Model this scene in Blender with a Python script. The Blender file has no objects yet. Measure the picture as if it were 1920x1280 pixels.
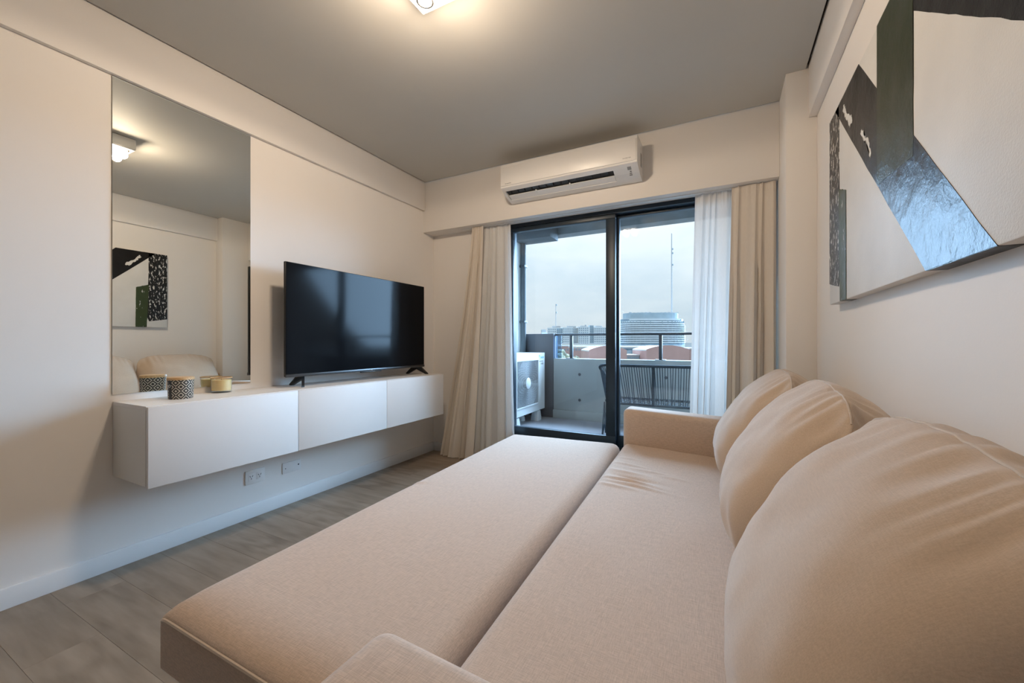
import bpy, bmesh, math, random
from mathutils import Vector, Matrix, noise

R = math.radians
random.seed(7)
scene = bpy.context.scene
COL = scene.collection

# ------------------------------------------------------------------ camera
CAM = (2.563, 0.0, 1.07)
cam_d = bpy.data.cameras.new('camera')
cam_d.sensor_width = 36.0
cam_d.lens = 762.0 / 1920.0 * 36.0
cam_d.shift_y = 2.0 / 1920.0
cam_d.clip_start = 0.02
cam_d.clip_end = 3000.0
cam = bpy.data.objects.new('camera', cam_d)
cam.location = CAM
cam.rotation_euler = (R(90), 0, R(27.46))
COL.objects.link(cam)
scene.camera = cam

# ------------------------------------------------------------------ sky (overcast)
world = bpy.data.worlds.new('overcast_sky')
scene.world = world
world.use_nodes = True
wn, wl = world.node_tree.nodes, world.node_tree.links
wn.clear()
w_out = wn.new('ShaderNodeOutputWorld')
w_bg = wn.new('ShaderNodeBackground')
w_tc = wn.new('ShaderNodeTexCoord')
w_map = wn.new('ShaderNodeMapping')
w_map.inputs['Scale'].default_value = (1.0, 1.0, 2.6)
w_noise = wn.new('ShaderNodeTexNoise')
w_noise.inputs['Scale'].default_value = 3.4
w_noise.inputs['Detail'].default_value = 7.0
w_noise.inputs['Roughness'].default_value = 0.55
w_ramp = wn.new('ShaderNodeValToRGB')
w_ramp.color_ramp.elements[0].position = 0.36
w_ramp.color_ramp.elements[0].color = (0.60, 0.71, 0.80, 1)
w_ramp.color_ramp.elements[1].position = 0.62
w_ramp.color_ramp.elements[1].color = (0.76, 0.825, 0.875, 1)
w_sep = wn.new('ShaderNodeSeparateXYZ')
w_m1 = wn.new('ShaderNodeMath'); w_m1.operation = 'MAXIMUM'; w_m1.inputs[1].default_value = 0.0
w_m2 = wn.new('ShaderNodeMath'); w_m2.operation = 'MULTIPLY_ADD'      # overcast sky: brighter towards the zenith
w_m2.inputs[1].default_value = 1.6; w_m2.inputs[2].default_value = 1.0
wl.new(w_tc.outputs['Generated'], w_map.inputs['Vector'])
wl.new(w_map.outputs['Vector'], w_noise.inputs['Vector'])
wl.new(w_noise.outputs['Fac'], w_ramp.inputs['Fac'])
wl.new(w_tc.outputs['Generated'], w_sep.inputs['Vector'])
wl.new(w_sep.outputs['Z'], w_m1.inputs[0])
wl.new(w_m1.outputs[0], w_m2.inputs[0])
wl.new(w_ramp.outputs['Color'], w_bg.inputs['Color'])
wl.new(w_m2.outputs[0], w_bg.inputs['Strength'])
wl.new(w_bg.outputs[0], w_out.inputs['Surface'])

# the sun behind the clouds, a wide soft glow facing the window
sun_d = bpy.data.lights.new('veiled_sun', 'SUN')
sun_d.energy = 36.0
sun_d.angle = R(84)
sun_d.color = (0.43, 0.68, 1.0)
sun = bpy.data.objects.new('veiled_sun', sun_d)
sun.location = (2, 30, 20)
sun.rotation_euler = Vector((-0.22, -0.88, -0.46)).to_track_quat('-Z', 'Y').to_euler()
COL.objects.link(sun)

LAMP_W = 14.0

vs = scene.view_settings
vs.view_transform = 'Standard'
vs.look = 'None'
vs.exposure = 0.0
vs.gamma = 1.0
vs.use_curve_mapping = False

# ------------------------------------------------------------------ materials
MATS = {}


def new_mat(name):
    m = bpy.data.materials.new(name)
    m.use_nodes = True
    MATS[name] = m
    n, l = m.node_tree.nodes, m.node_tree.links
    b = n.get('Principled BSDF')
    return m, n, l, b


def plain(name, col, rough=0.5, metal=0.0, var=0.04, scale=6.0, bump=0.0, bscale=120.0, spec=0.5, stretch=(1, 1, 1)):
    """colour with a soft noise variation and an optional fine bump"""
    m, n, l, b = new_mat(name)
    tc = n.new('ShaderNodeTexCoord')
    mp = n.new('ShaderNodeMapping')
    mp.inputs['Scale'].default_value = stretch
    l.new(tc.outputs['Object'], mp.inputs['Vector'])
    ns = n.new('ShaderNodeTexNoise')
    ns.inputs['Scale'].default_value = scale
    ns.inputs['Detail'].default_value = 4
    l.new(mp.outputs['Vector'], ns.inputs['Vector'])
    rp = n.new('ShaderNodeValToRGB')
    rp.color_ramp.elements[0].position = 0.3
    rp.color_ramp.elements[1].position = 0.7
    rp.color_ramp.elements[0].color = tuple(c * (1 - var) for c in col) + (1,)
    rp.color_ramp.elements[1].color = tuple(min(1, c * (1 + var)) for c in col) + (1,)
    l.new(ns.outputs['Fac'], rp.inputs['Fac'])
    l.new(rp.outputs['Color'], b.inputs['Base Color'])
    b.inputs['Roughness'].default_value = rough
    b.inputs['Metallic'].default_value = metal
    b.inputs['Specular IOR Level'].default_value = spec
    if bump:
        n2 = n.new('ShaderNodeTexNoise')
        n2.inputs['Scale'].default_value = bscale
        n2.inputs['Detail'].default_value = 3
        l.new(mp.outputs['Vector'], n2.inputs['Vector'])
        bp = n.new('ShaderNodeBump')
        bp.inputs['Strength'].default_value = bump
        bp.inputs['Distance'].default_value = 0.002
        l.new(n2.outputs['Fac'], bp.inputs['Height'])
        l.new(bp.outputs['Normal'], b.inputs['Normal'])
    return m


plain('wall_paint', (0.815, 0.775, 0.73), 0.62, var=0.015, scale=1.5, bump=0.08, bscale=180)
plain('ceiling_paint', (0.57, 0.55, 0.505), 0.7, var=0.02, scale=1.5, bump=0.08, bscale=180)
plain('back_paint', (0.40, 0.33, 0.27), 0.6)  # unseen back wall, its dark warm tone chosen to cut and warm the bounce light
plain('gap_dark', (0.05, 0.045, 0.04), 0.9)
plain('trim_white', (0.80, 0.79, 0.775), 0.4, var=0.015)
plain('lacquer', (0.81, 0.775, 0.74), 0.5, var=0.01, spec=0.3)
plain('carcass', (0.76, 0.74, 0.70), 0.35, var=0.015)
plain('plastic_white', (0.82, 0.80, 0.77), 0.35, var=0.01)
plain('plastic_grey', (0.30, 0.30, 0.29), 0.4)
plain('plastic_dark', (0.02, 0.022, 0.025), 0.45)
plain('tv_body', (0.012, 0.012, 0.013), 0.35)
plain('tv_trim', (0.10, 0.105, 0.11), 0.3, metal=0.8)
plain('anthracite', (0.014, 0.026, 0.040), 0.38, metal=0.2, var=0.06)
plain('screen_print', (0.05, 0.05, 0.05), 0.5)
plain('print_grey', (0.22, 0.21, 0.20), 0.5)
plain('print_blue', (0.02, 0.33, 0.72), 0.5)
plain('print_white', (0.75, 0.75, 0.75), 0.5)
plain('chrome', (0.75, 0.75, 0.75), 0.15, metal=1.0)
plain('lid_wood', (0.60, 0.37, 0.17), 0.5, var=0.18, scale=9, stretch=(1, 12, 12))
plain('black_steel', (0.015, 0.015, 0.016), 0.5)
plain('concrete', (0.33, 0.35, 0.34), 0.85, var=0.07, scale=3.0, bump=0.2, bscale=90)
plain('balcony_floor', (0.34, 0.34, 0.37), 0.6, var=0.06, scale=4)
plain('outside_white', (0.72, 0.74, 0.74), 0.8, var=0.03)
plain('charcoal_paint', (0.075, 0.078, 0.088), 0.6, var=0.08)
plain('soffit_grey', (0.20, 0.22, 0.23), 0.8, var=0.12, scale=7)
plain('box_grey', (0.09, 0.105, 0.115), 0.7, var=0.1)
plain('unit_white', (0.70, 0.72, 0.72), 0.45, var=0.02)
plain('unit_grille', (0.36, 0.38, 0.39), 0.5)
plain('unit_inside', (0.17, 0.18, 0.19), 0.7)
plain('rope', (0.03, 0.045, 0.06), 0.85, var=0.2, scale=60)
plain('rail_steel', (0.055, 0.06, 0.068), 0.45, metal=0.3)
plain('city_pale', (0.62, 0.68, 0.72), 0.8, var=0.04, scale=0.1)
plain('city_glass', (0.22, 0.31, 0.38), 0.35, var=0.2, scale=0.15)
plain('city_slate', (0.32, 0.41, 0.47), 0.6, var=0.1, scale=0.1)
plain('city_grey', (0.40, 0.42, 0.43), 0.8, var=0.1, scale=0.1)
plain('city_brick', (0.46, 0.30, 0.28), 0.9, var=0.07, scale=0.12)
plain('city_roof', (0.50, 0.51, 0.52), 0.8, var=0.04, scale=0.1)
plain('city_green', (0.25, 0.27, 0.20), 0.95, var=0.25, scale=0.4)
plain('city_ground', (0.09, 0.09, 0.085), 0.95, var=0.15, scale=0.02)
plain('mast_paint', (0.46, 0.49, 0.52), 0.7, var=0.03)


def fabric(name, col, warm=0.14):
    """linen weave: slubs along both thread directions, with bump"""
    m, n, l, b = new_mat(name)
    tc = n.new('ShaderNodeTexCoord')
    outs = []
    for sc, st in (((620, 46, 300), 1), ((46, 620, 300), 1)):
        mp = n.new('ShaderNodeMapping')
        mp.inputs['Scale'].default_value = sc
        l.new(tc.outputs['Object'], mp.inputs['Vector'])
        ns = n.new('ShaderNodeTexNoise')
        ns.inputs['Scale'].default_value = 1.0
        ns.inputs['Detail'].default_value = 3
        l.new(mp.outputs['Vector'], ns.inputs['Vector'])
        outs.append(ns.outputs['Fac'])
    add = n.new('ShaderNodeMath'); add.operation = 'ADD'
    l.new(outs[0], add.inputs[0]); l.new(outs[1], add.inputs[1])
    half = n.new('ShaderNodeMath'); half.operation = 'MULTIPLY'; half.inputs[1].default_value = 0.5
    l.new(add.outputs[0], half.inputs[0])
    rp = n.new('ShaderNodeValToRGB')
    rp.color_ramp.elements[0].position = 0.36
    rp.color_ramp.elements[1].position = 0.64
    rp.color_ramp.elements[0].color = tuple(c * (1 - warm * 1.2) for c in col) + (1,)
    rp.color_ramp.elements[1].color = tuple(min(1, c * (1 + warm)) for c in col) + (1,)
    l.new(half.outputs[0], rp.inputs['Fac'])
    l.new(rp.outputs['Color'], b.inputs['Base Color'])
    b.inputs['Roughness'].default_value = 0.92
    b.inputs['Specular IOR Level'].default_value = 0.2
    b.inputs['Sheen Weight'].default_value = 0.25
    b.inputs['Sheen Roughness'].default_value = 0.5
    bp = n.new('ShaderNodeBump')
    bp.inputs['Strength'].default_value = 0.35
    bp.inputs['Distance'].default_value = 0.0012
    l.new(half.outputs[0], bp.inputs['Height'])
    l.new(bp.outputs['Normal'], b.inputs['Normal'])
    return m


fabric('linen', (0.56, 0.43, 0.335))
fabric('cushion_linen', (0.555, 0.43, 0.325), 0.06)
fabric('piping_linen', (0.56, 0.46, 0.37), 0.05)


def cloth(name, col, transp, transl):
    m, n, l, b = new_mat(name)
    n.remove(b)
    out = n['Material Output']
    tc = n.new('ShaderNodeTexCoord')
    mp = n.new('ShaderNodeMapping'); mp.inputs['Scale'].default_value = (300, 300, 40)
    l.new(tc.outputs['Object'], mp.inputs['Vector'])
    ns = n.new('ShaderNodeTexNoise'); ns.inputs['Scale'].default_value = 1.0
    l.new(mp.outputs['Vector'], ns.inputs['Vector'])
    rp = n.new('ShaderNodeValToRGB')
    rp.color_ramp.elements[0].color = tuple(c * 0.94 for c in col) + (1,)
    rp.color_ramp.elements[1].color = tuple(min(1, c * 1.04) for c in col) + (1,)
    l.new(ns.outputs['Fac'], rp.inputs['Fac'])
    df = n.new('ShaderNodeBsdfDiffuse'); tl = n.new('ShaderNodeBsdfTranslucent'); tp = n.new('ShaderNodeBsdfTransparent')
    l.new(rp.outputs['Color'], df.inputs['Color']); l.new(rp.outputs['Color'], tl.inputs['Color'])
    m1 = n.new('ShaderNodeMixShader'); m1.inputs[0].default_value = transl
    l.new(df.outputs[0], m1.inputs[1]); l.new(tl.outputs[0], m1.inputs[2])
    m2 = n.new('ShaderNodeMixShader'); m2.inputs[0].default_value = transp
    l.new(m1.outputs[0], m2.inputs[1]); l.new(tp.outputs[0], m2.inputs[2])
    l.new(m2.outputs[0], out.inputs['Surface'])
    return m


cloth('sheer', (0.82, 0.81, 0.79), 0.10, 0.15)
cloth('blackout', (0.74, 0.665, 0.575), 0.0, 0.08)


def glass_mat(name, tint, refl=1.0):
    m, n, l, b = new_mat(name)
    n.remove(b)
    out = n['Material Output']
    tp = n.new('ShaderNodeBsdfTransparent'); tp.inputs['Color'].default_value = tint + (1,)
    gl = n.new('ShaderNodeBsdfGlossy'); gl.inputs['Roughness'].default_value = 0.0
    lw = n.new('ShaderNodeLayerWeight'); lw.inputs['Blend'].default_value = 0.5
    pw = n.new('ShaderNodeMath'); pw.operation = 'POWER'; pw.inputs[1].default_value = 5.0
    l.new(lw.outputs['Facing'], pw.inputs[0])
    ma = n.new('ShaderNodeMath'); ma.operation = 'MULTIPLY_ADD'
    ma.inputs[1].default_value = 0.9 * refl; ma.inputs[2].default_value = 0.03 * refl
    l.new(pw.outputs[0], ma.inputs[0])
    mx = n.new('ShaderNodeMixShader')
    l.new(ma.outputs[0], mx.inputs[0]); l.new(tp.outputs[0], mx.inputs[1]); l.new(gl.outputs[0], mx.inputs[2])
    l.new(mx.outputs[0], out.inputs['Surface'])
    return m


glass_mat('window_glass', (0.955, 0.985, 0.99))
glass_mat('smoked_glass', (0.45, 0.55, 0.66))
glass_mat('jar_glass', (0.97, 0.97, 0.96))

m, n, l, b = new_mat('mirror')
b.inputs['Base Color'].default_value = (0.86, 0.89, 0.87, 1)
b.inputs['Metallic'].default_value = 1.0
b.inputs['Roughness'].default_value = 0.0

m, n, l, b = new_mat('tv_screen')
b.inputs['Base Color'].default_value = (0.006, 0.007, 0.009, 1)
b.inputs['Roughness'].default_value = 0.09
b.inputs['IOR'].default_value = 1.20

m, n, l, b = new_mat('bulb_glow')
b.inputs['Base Color'].default_value = (1, 0.95, 0.85, 1)
b.inputs['Emission Color'].default_value = (1.0, 0.84, 0.62, 1)
b.inputs['Emission Strength'].default_value = 14.0

m, n, l, b = new_mat('candle_wax')
b.inputs['Base Color'].default_value = (0.80, 0.62, 0.30, 1)
b.inputs['Roughness'].default_value = 0.5
b.inputs['Subsurface Weight'].default_value = 0.25
b.inputs['Subsurface Radius'].default_value = (0.02, 0.012, 0.006)

# wooden floor: grain runs along x, every plank gets its own tone
m, n, l, b = new_mat('floor_wood')
tc = n.new('ShaderNodeTexCoord'); oi = n.new('ShaderNodeObjectInfo')
off = n.new('ShaderNodeVectorMath'); off.operation = 'ADD'
mulr = n.new('ShaderNodeMath'); mulr.operation = 'MULTIPLY'; mulr.inputs[1].default_value = 37.0
l.new(oi.outputs['Random'], mulr.inputs[0])
l.new(tc.outputs['Object'], off.inputs[0]); l.new(mulr.outputs[0], off.inputs[1])
mp = n.new('ShaderNodeMapping'); mp.inputs['Scale'].default_value = (2.2, 16.0, 1.0)
l.new(off.outputs[0], mp.inputs['Vector'])
wv = n.new('ShaderNodeTexWave'); wv.wave_type = 'RINGS'; wv.rings_direction = 'Y'
wv.inputs['Scale'].default_value = 0.55; wv.inputs['Distortion'].default_value = 9.0
wv.inputs['Detail'].default_value = 3.0; wv.inputs['Detail Scale'].default_value = 1.4
l.new(mp.outputs['Vector'], wv.inputs['Vector'])
ns = n.new('ShaderNodeTexNoise'); ns.inputs['Scale'].default_value = 1.3; ns.inputs['Detail'].default_value = 8
l.new(mp.outputs['Vector'], ns.inputs['Vector'])
n3 = n.new('ShaderNodeTexNoise'); n3.inputs['Scale'].default_value = 2.6; n3.inputs['Detail'].default_value = 2
l.new(off.outputs[0], n3.inputs['Vector'])
patch = n.new('ShaderNodeMapRange'); patch.inputs['From Min'].default_value = 0.5; patch.inputs['From Max'].default_value = 0.68
l.new(n3.outputs['Fac'], patch.inputs['Value'])
wmul = n.new('ShaderNodeMath'); wmul.operation = 'MULTIPLY'
l.new(wv.outputs['Fac'], wmul.inputs[0]); l.new(patch.outputs[0], wmul.inputs[1])
g1 = n.new('ShaderNodeMath'); g1.operation = 'MULTIPLY_ADD'; g1.inputs[1].default_value = -0.30
l.new(wmul.outputs[0], g1.inputs[0]); l.new(ns.outputs['Fac'], g1.inputs[2])
g2 = n.new('ShaderNodeMath'); g2.operation = 'MULTIPLY_ADD'; g2.inputs[1].default_value = 0.16
l.new(oi.outputs['Random'], g2.inputs[0]); l.new(g1.outputs[0], g2.inputs[2])
rp = n.new('ShaderNodeValToRGB')
rp.color_ramp.elements[0].position = 0.22; rp.color_ramp.elements[0].color = (0.188, 0.142, 0.102, 1)
rp.color_ramp.elements[1].position = 0.80; rp.color_ramp.elements[1].color = (0.352, 0.278, 0.210, 1)
l.new(g2.outputs[0], rp.inputs['Fac']); l.new(rp.outputs['Color'], b.inputs['Base Color'])
b.inputs['Roughness'].default_value = 0.5
bp = n.new('ShaderNodeBump'); bp.inputs['Strength'].default_value = 0.15; bp.inputs['Distance'].default_value = 0.002
l.new(g1.outputs[0], bp.inputs['Height']); l.new(bp.outputs['Normal'], b.inputs['Normal'])


def paint_stroke(name, col, scratch=0.0, rough=0.34, sc=(1, 30, 9), lo=0.56):
    """thick glossy acrylic with knife marks; scratch = share of dry-brushed canvas showing through"""
    m, n, l, b = new_mat(name)
    tc = n.new('ShaderNodeTexCoord')
    mp = n.new('ShaderNodeMapping'); mp.inputs['Scale'].default_value = sc
    l.new(tc.outputs['Object'], mp.inputs['Vector'])
    ns = n.new('ShaderNodeTexNoise'); ns.inputs['Scale'].default_value = 1.0; ns.inputs['Detail'].default_value = 9
    ns.inputs['Roughness'].default_value = 0.65
    l.new(mp.outputs['Vector'], ns.inputs['Vector'])
    rp = n.new('ShaderNodeValToRGB')
    rp.color_ramp.elements[0].position = lo; rp.color_ramp.elements[0].color = (0, 0, 0, 1)
    rp.color_ramp.elements[1].position = lo + 0.02; rp.color_ramp.elements[1].color = (1, 1, 1, 1)
    l.new(ns.outputs['Fac'], rp.inputs['Fac'])
    sm = n.new('ShaderNodeMath'); sm.operation = 'MULTIPLY'; sm.inputs[1].default_value = scratch
    l.new(rp.outputs['Color'], sm.inputs[0])
    mx = n.new('ShaderNodeMix'); mx.data_type = 'RGBA'
    mx.inputs['A'].default_value = col + (1,)
    mx.inputs['B'].default_value = (0.70, 0.69, 0.66, 1)
    l.new(sm.outputs[0], mx.inputs['Factor'])
    l.new(mx.outputs['Result'], b.inputs['Base Color'])
    b.inputs['Roughness'].default_value = rough
    b.inputs['IOR'].default_value = 1.38
    n2 = n.new('ShaderNodeTexNoise'); n2.inputs['Scale'].default_value = 11.0; n2.inputs['Detail'].default_value = 6
    n2.inputs['Roughness'].default_value = 0.6
    l.new(tc.outputs['Object'], n2.inputs['Vector'])
    vo = n.new('ShaderNodeTexVoronoi'); vo.inputs['Scale'].default_value = 9.0
    l.new(tc.outputs['Object'], vo.inputs['Vector'])
    ad = n.new('ShaderNodeMath'); ad.operation = 'MULTIPLY_ADD'; ad.inputs[1].default_value = 0.5
    l.new(vo.outputs['Distance'], ad.inputs[0]); l.new(n2.outputs['Fac'], ad.inputs[2])
    bp = n.new('ShaderNodeBump'); bp.inputs['Strength'].default_value = 0.7; bp.inputs['Distance'].default_value = 0.008
    l.new(ad.outputs[0], bp.inputs['Height']); l.new(bp.outputs['Normal'], b.inputs['Normal'])
    return m


paint_stroke('paint_black', (0.008, 0.008, 0.009), 0.0)
paint_stroke('paint_black_scratched', (0.008, 0.008, 0.009), 1.0, sc=(1, 9, 26), lo=0.69)
paint_stroke('paint_black_dry', (0.010, 0.011, 0.013), 1.0, sc=(1, 60, 26), lo=0.56)
paint_stroke('paint_green', (0.026, 0.036, 0.016), 0.0)
paint_stroke('paint_green_dry', (0.040, 0.060, 0.024), 1.0, sc=(1, 30, 12), lo=0.62)
plain('canvas', (0.72, 0.705, 0.67), 0.55, var=0.05, scale=5, bump=0.35, bscale=240)

# jar print: nested diamonds in cream on black
m, n, l, b = new_mat('jar_pattern')
tc = n.new('ShaderNodeTexCoord'); sp = n.new('ShaderNodeSeparateXYZ')
l.new(tc.outputs['UV'], sp.inputs[0])


def mnode(op, a=None, bb=None, va=None, vb=None):
    k = n.new('ShaderNodeMath'); k.operation = op
    if a is not None: l.new(a, k.inputs[0])
    elif va is not None: k.inputs[0].default_value = va
    if bb is not None: l.new(bb, k.inputs[1])
    elif vb is not None: k.inputs[1].default_value = vb
    return k.outputs[0]


uu = mnode('MULTIPLY', sp.outputs['X'], vb=8.0)
vv = mnode('MULTIPLY', sp.outputs['Y'], vb=2.3)
fu = mnode('ABSOLUTE', mnode('SUBTRACT', mnode('FRACT', uu), vb=0.5))
fv = mnode('ABSOLUTE', mnode('SUBTRACT', mnode('FRACT', vv), vb=0.5))
dd = mnode('ADD', fu, fv)
band = mnode('GREATER_THAN', mnode('FRACT', mnode('MULTIPLY', dd, vb=3.0)), vb=0.55)
mx = n.new('ShaderNodeMix'); mx.data_type = 'RGBA'
mx.inputs['A'].default_value = (0.015, 0.014, 0.013, 1); mx.inputs['B'].default_value = (0.52, 0.47, 0.39, 1)
l.new(band, mx.inputs['Factor']); l.new(mx.outputs['Result'], b.inputs['Base Color'])
b.inputs['Roughness'].default_value = 0.3

# ------------------------------------------------------------------ mesh helpers


def finish(name, bm, mat, parent=None, smooth=False, auto=None):
    bm.normal_update()
    me = bpy.data.meshes.new(name)
    bm.to_mesh(me)
    bm.free()
    o = bpy.data.objects.new(name, me)
    COL.objects.link(o)
    if mat is not None:
        me.materials.append(MATS[mat])
    if smooth:
        for p in me.polygons:
            p.use_smooth = True
        if auto:
            me.set_sharp_from_angle(angle=R(auto))
    if parent is not None:
        o.parent = parent
        o.matrix_parent_inverse = parent.matrix_world.inverted()
    return o


def empty(name, loc=(0, 0, 0), rz=0.0):
    o = bpy.data.objects.new(name, None)
    o.empty_display_size = 0.1
    COL.objects.link(o)
    o.location = loc
    o.rotation_euler = (0, 0, rz)
    o.matrix_world = Matrix.Translation(loc) @ Matrix.Rotation(rz, 4, 'Z')
    return o


def tag(o, label, cat, group=None):
    o['label'] = label
    o['category'] = cat
    if group:
        o['group'] = group
    return o


def structure(o):
    o['kind'] = 'structure'
    return o


def box_bm(x0, x1, y0, y1, z0, z1, bev=0.0, seg=2, bm=None):
    own = bm is None
    b2 = bmesh.new()
    v = [b2.verts.new(p) for p in ((x0, y0, z0), (x1, y0, z0), (x1, y1, z0), (x0, y1, z0),
                                   (x0, y0, z1), (x1, y0, z1), (x1, y1, z1), (x0, y1, z1))]
    for f in ((0, 3, 2, 1), (4, 5, 6, 7), (0, 1, 5, 4), (1, 2, 6, 5), (2, 3, 7, 6), (3, 0, 4, 7)):
        b2.faces.new([v[i] for i in f])
    if bev:
        bmesh.ops.bevel(b2, geom=b2.edges[:], offset=bev, segments=seg, profile=0.5, affect='EDGES')
    if own:
        return b2
    me = bpy.data.meshes.new('tmp')
    b2.to_mesh(me); b2.free()
    bm.from_mesh(me)
    bpy.data.meshes.remove(me)
    return bm


def box(name, x0, x1, y0, y1, z0, z1, mat, parent=None, bev=0.0, seg=2):
    return finish(name, box_bm(x0, x1, y0, y1, z0, z1, bev, seg), mat, parent, smooth=bev > 0, auto=35 if bev > 0 else None)


def prism_bm(pts, axis, a0, a1, bm=None, bev=0.0):
    """extrude a closed 2-D outline along an axis; outline order (x,z) for y, (y,z) for x, (x,y) for z"""
    b2 = bm or bmesh.new()

    def P(p, a):
        if axis == 'y': return (p[0], a, p[1])
        if axis == 'x': return (a, p[0], p[1])
        return (p[0], p[1], a)
    A = [b2.verts.new(P(p, a0)) for p in pts]
    B = [b2.verts.new(P(p, a1)) for p in pts]
    k = len(pts)
    b2.faces.new(A); b2.faces.new(B[::-1])
    for i in range(k):
        b2.faces.new((A[i], B[i], B[(i + 1) % k], A[(i + 1) % k]))
    bmesh.ops.recalc_face_normals(b2, faces=b2.faces[:])
    if bev:
        bmesh.ops.bevel(b2, geom=b2.edges[:], offset=bev, segments=2, profile=0.5, affect='EDGES')
    return b2


def tube_bm(pts, r, seg=8, closed=False, bm=None, cap=True):
    b2 = bm or bmesh.new()
    pts = [Vector(p) for p in pts]
    k = len(pts)
    rings = []
    up = Vector((0, 0, 1))
    for i, p in enumerate(pts):
        if closed:
            t = pts[(i + 1) % k] - pts[i - 1]
        else:
            t = pts[min(i + 1, k - 1)] - pts[max(i - 1, 0)]
        t.normalize()
        s = t.cross(up)
        if s.length < 1e-3:
            s = t.cross(Vector((1, 0, 0)))
        s.normalize()
        u = s.cross(t).normalized()
        rr = r[i] if isinstance(r, (list, tuple)) else r
        rings.append([b2.verts.new(p + (s * math.cos(2 * math.pi * j / seg) + u * math.sin(2 * math.pi * j / seg)) * rr)
                      for j in range(seg)])
    m_ = k if closed else k - 1
    for i in range(m_):
        A, B = rings[i], rings[(i + 1) % k]
        for j in range(seg):
            b2.faces.new((A[j], A[(j + 1) % seg], B[(j + 1) % seg], B[j]))
    if not closed and cap:
        b2.faces.new(rings[0][::-1]); b2.faces.new(rings[-1])
    return b2


def tube(name, pts, r, mat, parent=None, seg=8, closed=False):
    return finish(name, tube_bm(pts, r, seg, closed), mat, parent, smooth=True, auto=50)


def lathe_bm(prof, cx, cy, seg=32, bm=None, uv=False):
    b2 = bm or bmesh.new()
    rings = []
    for (r, z) in prof:
        if r < 1e-6:
            rings.append([b2.verts.new((cx, cy, z))])
        else:
            rings.append([b2.verts.new((cx + r * math.cos(2 * math.pi * j / seg), cy + r * math.sin(2 * math.pi * j / seg), z)) for j in range(seg)])
    for A, B in zip(rings[:-1], rings[1:]):
        for j in range(seg):
            k = (j + 1) % seg
            if len(A) == 1 and len(B) == 1: continue
            if len(A) == 1: b2.faces.new((A[0], B[k], B[j]))
            elif len(B) == 1: b2.faces.new((A[j], A[k], B[0]))
            else: b2.faces.new((A[j], A[k], B[k], B[j]))
    bmesh.ops.recalc_face_normals(b2, faces=b2.faces[:])
    return b2


def lathe(name, prof, cx, cy, mat, parent=None, seg=32):
    return finish(name, lathe_bm(prof, cx, cy, seg), mat, parent, smooth=True, auto=40)


def lettering(name, text, size, mat, parent, matrix, depth=0.0006, width=None):
    cu = bpy.data.curves.new('txt', 'FONT')
    cu.body = text
    cu.size = size
    cu.extrude = depth
    cu.align_x = 'CENTER'
    cu.align_y = 'CENTER'
    cu.resolution_u = 3
    tmp = bpy.data.objects.new('txt', cu)
    COL.objects.link(tmp)
    dg = bpy.context.evaluated_depsgraph_get()
    me = bpy.data.meshes.new_from_object(tmp.evaluated_get(dg))
    bpy.data.objects.remove(tmp)
    bpy.data.curves.remove(cu)
    if width:
        xs = [v.co.x for v in me.vertices]
        k = width / (max(xs) - min(xs))
        for v in me.vertices: v.co.x *= k
    me.transform(matrix)
    me.materials.clear()
    me.materials.append(MATS[mat])
    me.name = name
    o = bpy.data.objects.new(name, me)
    COL.objects.link(o)
    o.parent = parent
    o.matrix_parent_inverse = parent.matrix_world.inverted()
    return o


def frame_matrix(origin, xdir, ydir):
    x = Vector(xdir).normalized(); y = Vector(ydir).normalized(); z = x.cross(y).normalized()
    y = z.cross(x)
    M = Matrix((x, y, z)).transposed().to_4x4()
    M.translation = Vector(origin)
    return M


# ------------------------------------------------------------------ the room
RX = 3.025            # right wall
YB = 3.077            # face of the beam over the window
YW = 3.235            # wall / window plane under that beam
YBACK = -2.6
TOP = 2.6

structure(box('wall_left', -0.15, 0.0, YBACK, 3.45, -0.1, 2.8, 'wall_paint'))
structure(box('wall_right', RX, RX + 0.15, YBACK, 3.45, -0.1, 2.8, 'wall_paint'))
structure(box('wall_back', -0.15, RX + 0.15, YBACK - 0.15, YBACK, -0.1, 2.8, 'back_paint'))
bm = box_bm(0.0, 0.80, YW, 3.45, 0.0, 2.126)
box_bm(2.75, RX, YW, 3.45, 0.0, 2.126, bm=bm)
structure(finish('wall_front', bm, 'wall_paint'))
structure(box('trim_1', 0.0, 0.025, YBACK, YB, 2.333, 2.625, 'wall_paint', bev=0.002))
structure(box('trim_2', 2.985, RX, YBACK, 2.777, 2.325, 2.625, 'wall_paint', bev=0.002))
structure(box('trim_3', 2.88, RX, 2.777, YW, 0.0, 2.625, 'wall_paint', bev=0.003))
structure(box('trim_4', 0.0, 2.88, YB, 3.45, 2.126, 2.625, 'wall_paint', bev=0.002))
structure(box('baseboard_left', 0.0, 0.012, YBACK, YW, 0.0, 0.085, 'trim_white', bev=0.002))
structure(box('baseboard_right', RX - 0.012, RX, YBACK, 2.777, 0.0, 0.085, 'trim_white', bev=0.002))
structure(box('baseboard_front', 0.012, 0.80, YW - 0.012, YW, 0.0, 0.085, 'trim_white', bev=0.002))
# grey ceiling panel; dark-backed open edge round it imitates the shade along the walls
ceil = structure(box('ceiling', 0.037, 2.973, YBACK, YB - 0.012, TOP, 2.64, 'ceiling_paint'))
box('edge_shade_backing', -0.1, RX + 0.1, YBACK, YB + 0.05, 2.64, 2.8, 'gap_dark', ceil)
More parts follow.
